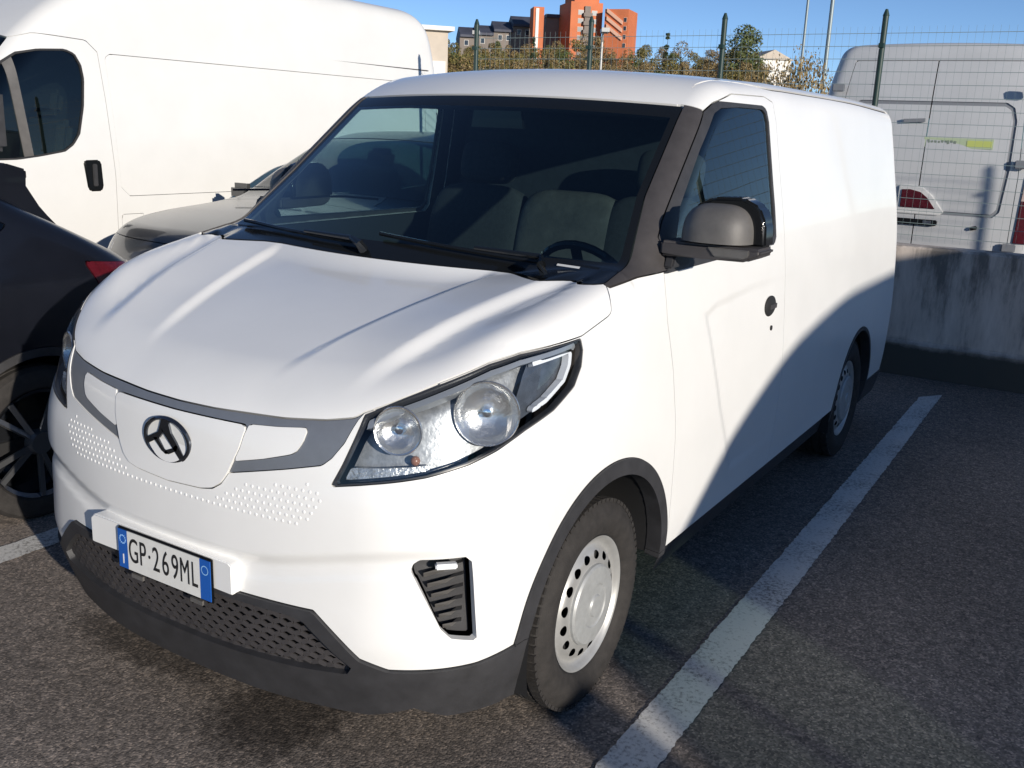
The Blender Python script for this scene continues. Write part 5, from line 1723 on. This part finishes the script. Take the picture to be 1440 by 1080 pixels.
for x0, x1, t0, t1 in segs:
    z = (28.48 - t1 * 0.1498); zt = (28.48 - t0 * 0.1498)
    bbox('wall', T3, x0 * u, x1 * u - .02, 0, 10, 4, z - 1.6, M['wall_grey'])
    bm = bmesh.new()
    prism(bm, [(-.8, z - 1.6), (-.8, z - 1.1), (5, zt + .4), (11, z - 1.1), (11, z - 1.6)], 'x', x0 * u + .02, x1 * u - .04)
    bm_obj('roof', bm, M['roof_dark'], T3)
    k = x0 * u + 1
    while k < x1 * u - 1.4:
        f_ = bbox('window', T3, k, k + 1.0, -.06, -.003, z - 3.4, z - 2.2, M['white_wall'])
        bbox('pane', f_, k + .08, k + .92, -.09, -.063, z - 3.32, z - 2.28, M['win_dark'])
        k += 1.9
T4 = bldg('stair_tower', 2.61, D0 - 2, 'narrow red and white stair tower in the long building', .15)
bbox('wall', T4, -7 * u, 7 * u, 0, 5, 5, 27.11, M['orange'])
bbox('white_strip', T4, -4 * u, 0, -.2, -.003, 6, 26.81, M['white_wall'])
T5 = bldg('connecting_block', 8.12, D0 + 8, 'low peach building with a flat roof between stair tower and orange tower', .1)
bbox('wall', T5, -22 * u, 10 * u, 0, 8, 5, 25.95, M['wall_grey'])
bbox('flat_roof', T5, -23 * u, 10 * u, -.6, 8.5, 25.95, 26.69, M['roof_dark'])
B1 = bldg('flat_roofed_house', -4.20, 48, 'beige flat-roofed house end beside the tall panel van', .3)
bbox('wall', B1, -2.2, .62, 0, 6, 0, 5.76, M['beige'])
bbox('flat_roof', B1, -2.4, .85, -.3, 6.3, 5.76, 5.95, M['white_wall'])
bbox('lower_wing', B1, -2.0, .25, -1.2, -.003, 0, 4.36, M['white_wall'])
B2 = bldg('white_house', 35.83, 150, 'small white house at the right foot of the wood', .2)
bbox('wall', B2, -2.6, 2.8, 0, 6, 0, 12.37, M['white_wall'])
bm = bmesh.new()
prism(bm, [(-2.9, 12.37), (0, 13.74), (3.1, 12.37)], 'y', -.3, 6.3)
bm_obj('roof', bm, M['beige'], B2)
f_ = bbox('window', B2, -1.2, -.2, -.06, -.003, 8.0, 9.0, M['beige'])
bbox('pane', f_, -1.12, -.28, -.09, -.063, 8.08, 8.92, M['win_dark'])

# ---- poles
M['pole_pale'] = mat('galvanised_pole', (.45, .44, .42), .5, metal=.4)
M['pole_grey'] = mat('grey_mast', (.24, .29, .31), .5, metal=.3)
def pole(name, a, D, top, r, m, label, cat, head=None):
    p = at(D, a, 0)
    root = empty(name, p, HEAD, label, cat)
    bm = bmesh.new()
    bar(bm, (0, 0, 0), (0, 0, top), r, r * .7, seg=10)
    bm_obj('mast', bm, m, root, smooth=True)
    bm = bmesh.new()
    if head == 'lamp':
        tube(bm, [(0, 0, top - .05), (0, -.1, top + .10), (0, -.45, top + .14)], r * .6, 8)
        bx(bm, (0, -.6, top + .13), (.16, .42, .08))
    else:
        for k in (-.5, .5):
            bx(bm, (k, -.1, top + .05), (.6, .2, .4))
        bx(bm, (0, 0, top - .15), (1.4, .08, .08))
    hd = bm_obj('lamp_head', bm, m, root)
    return root
pole('street_lamp', -1.12, 24, 3.50, .04, M['pole_pale'], 'pale thin lamp post in front of the wood, left of the orange tower', 'street lamp', 'lamp')
pole('street_lamp', 1.61, 22, 3.48, .035, M['pole_pale'], 'pale thin lamp post in front of the orange tower', 'street lamp', 'lamp')
pole('floodlight_mast', 9.05, 34, 12., .05, M['pole_grey'], 'slim grey mast against the sky, left one of the pair', 'mast')
pole('floodlight_mast', 9.84, 34, 12.5, .075, M['pole_grey'], 'grey mast against the sky, right one of the pair beside the dull van', 'mast')
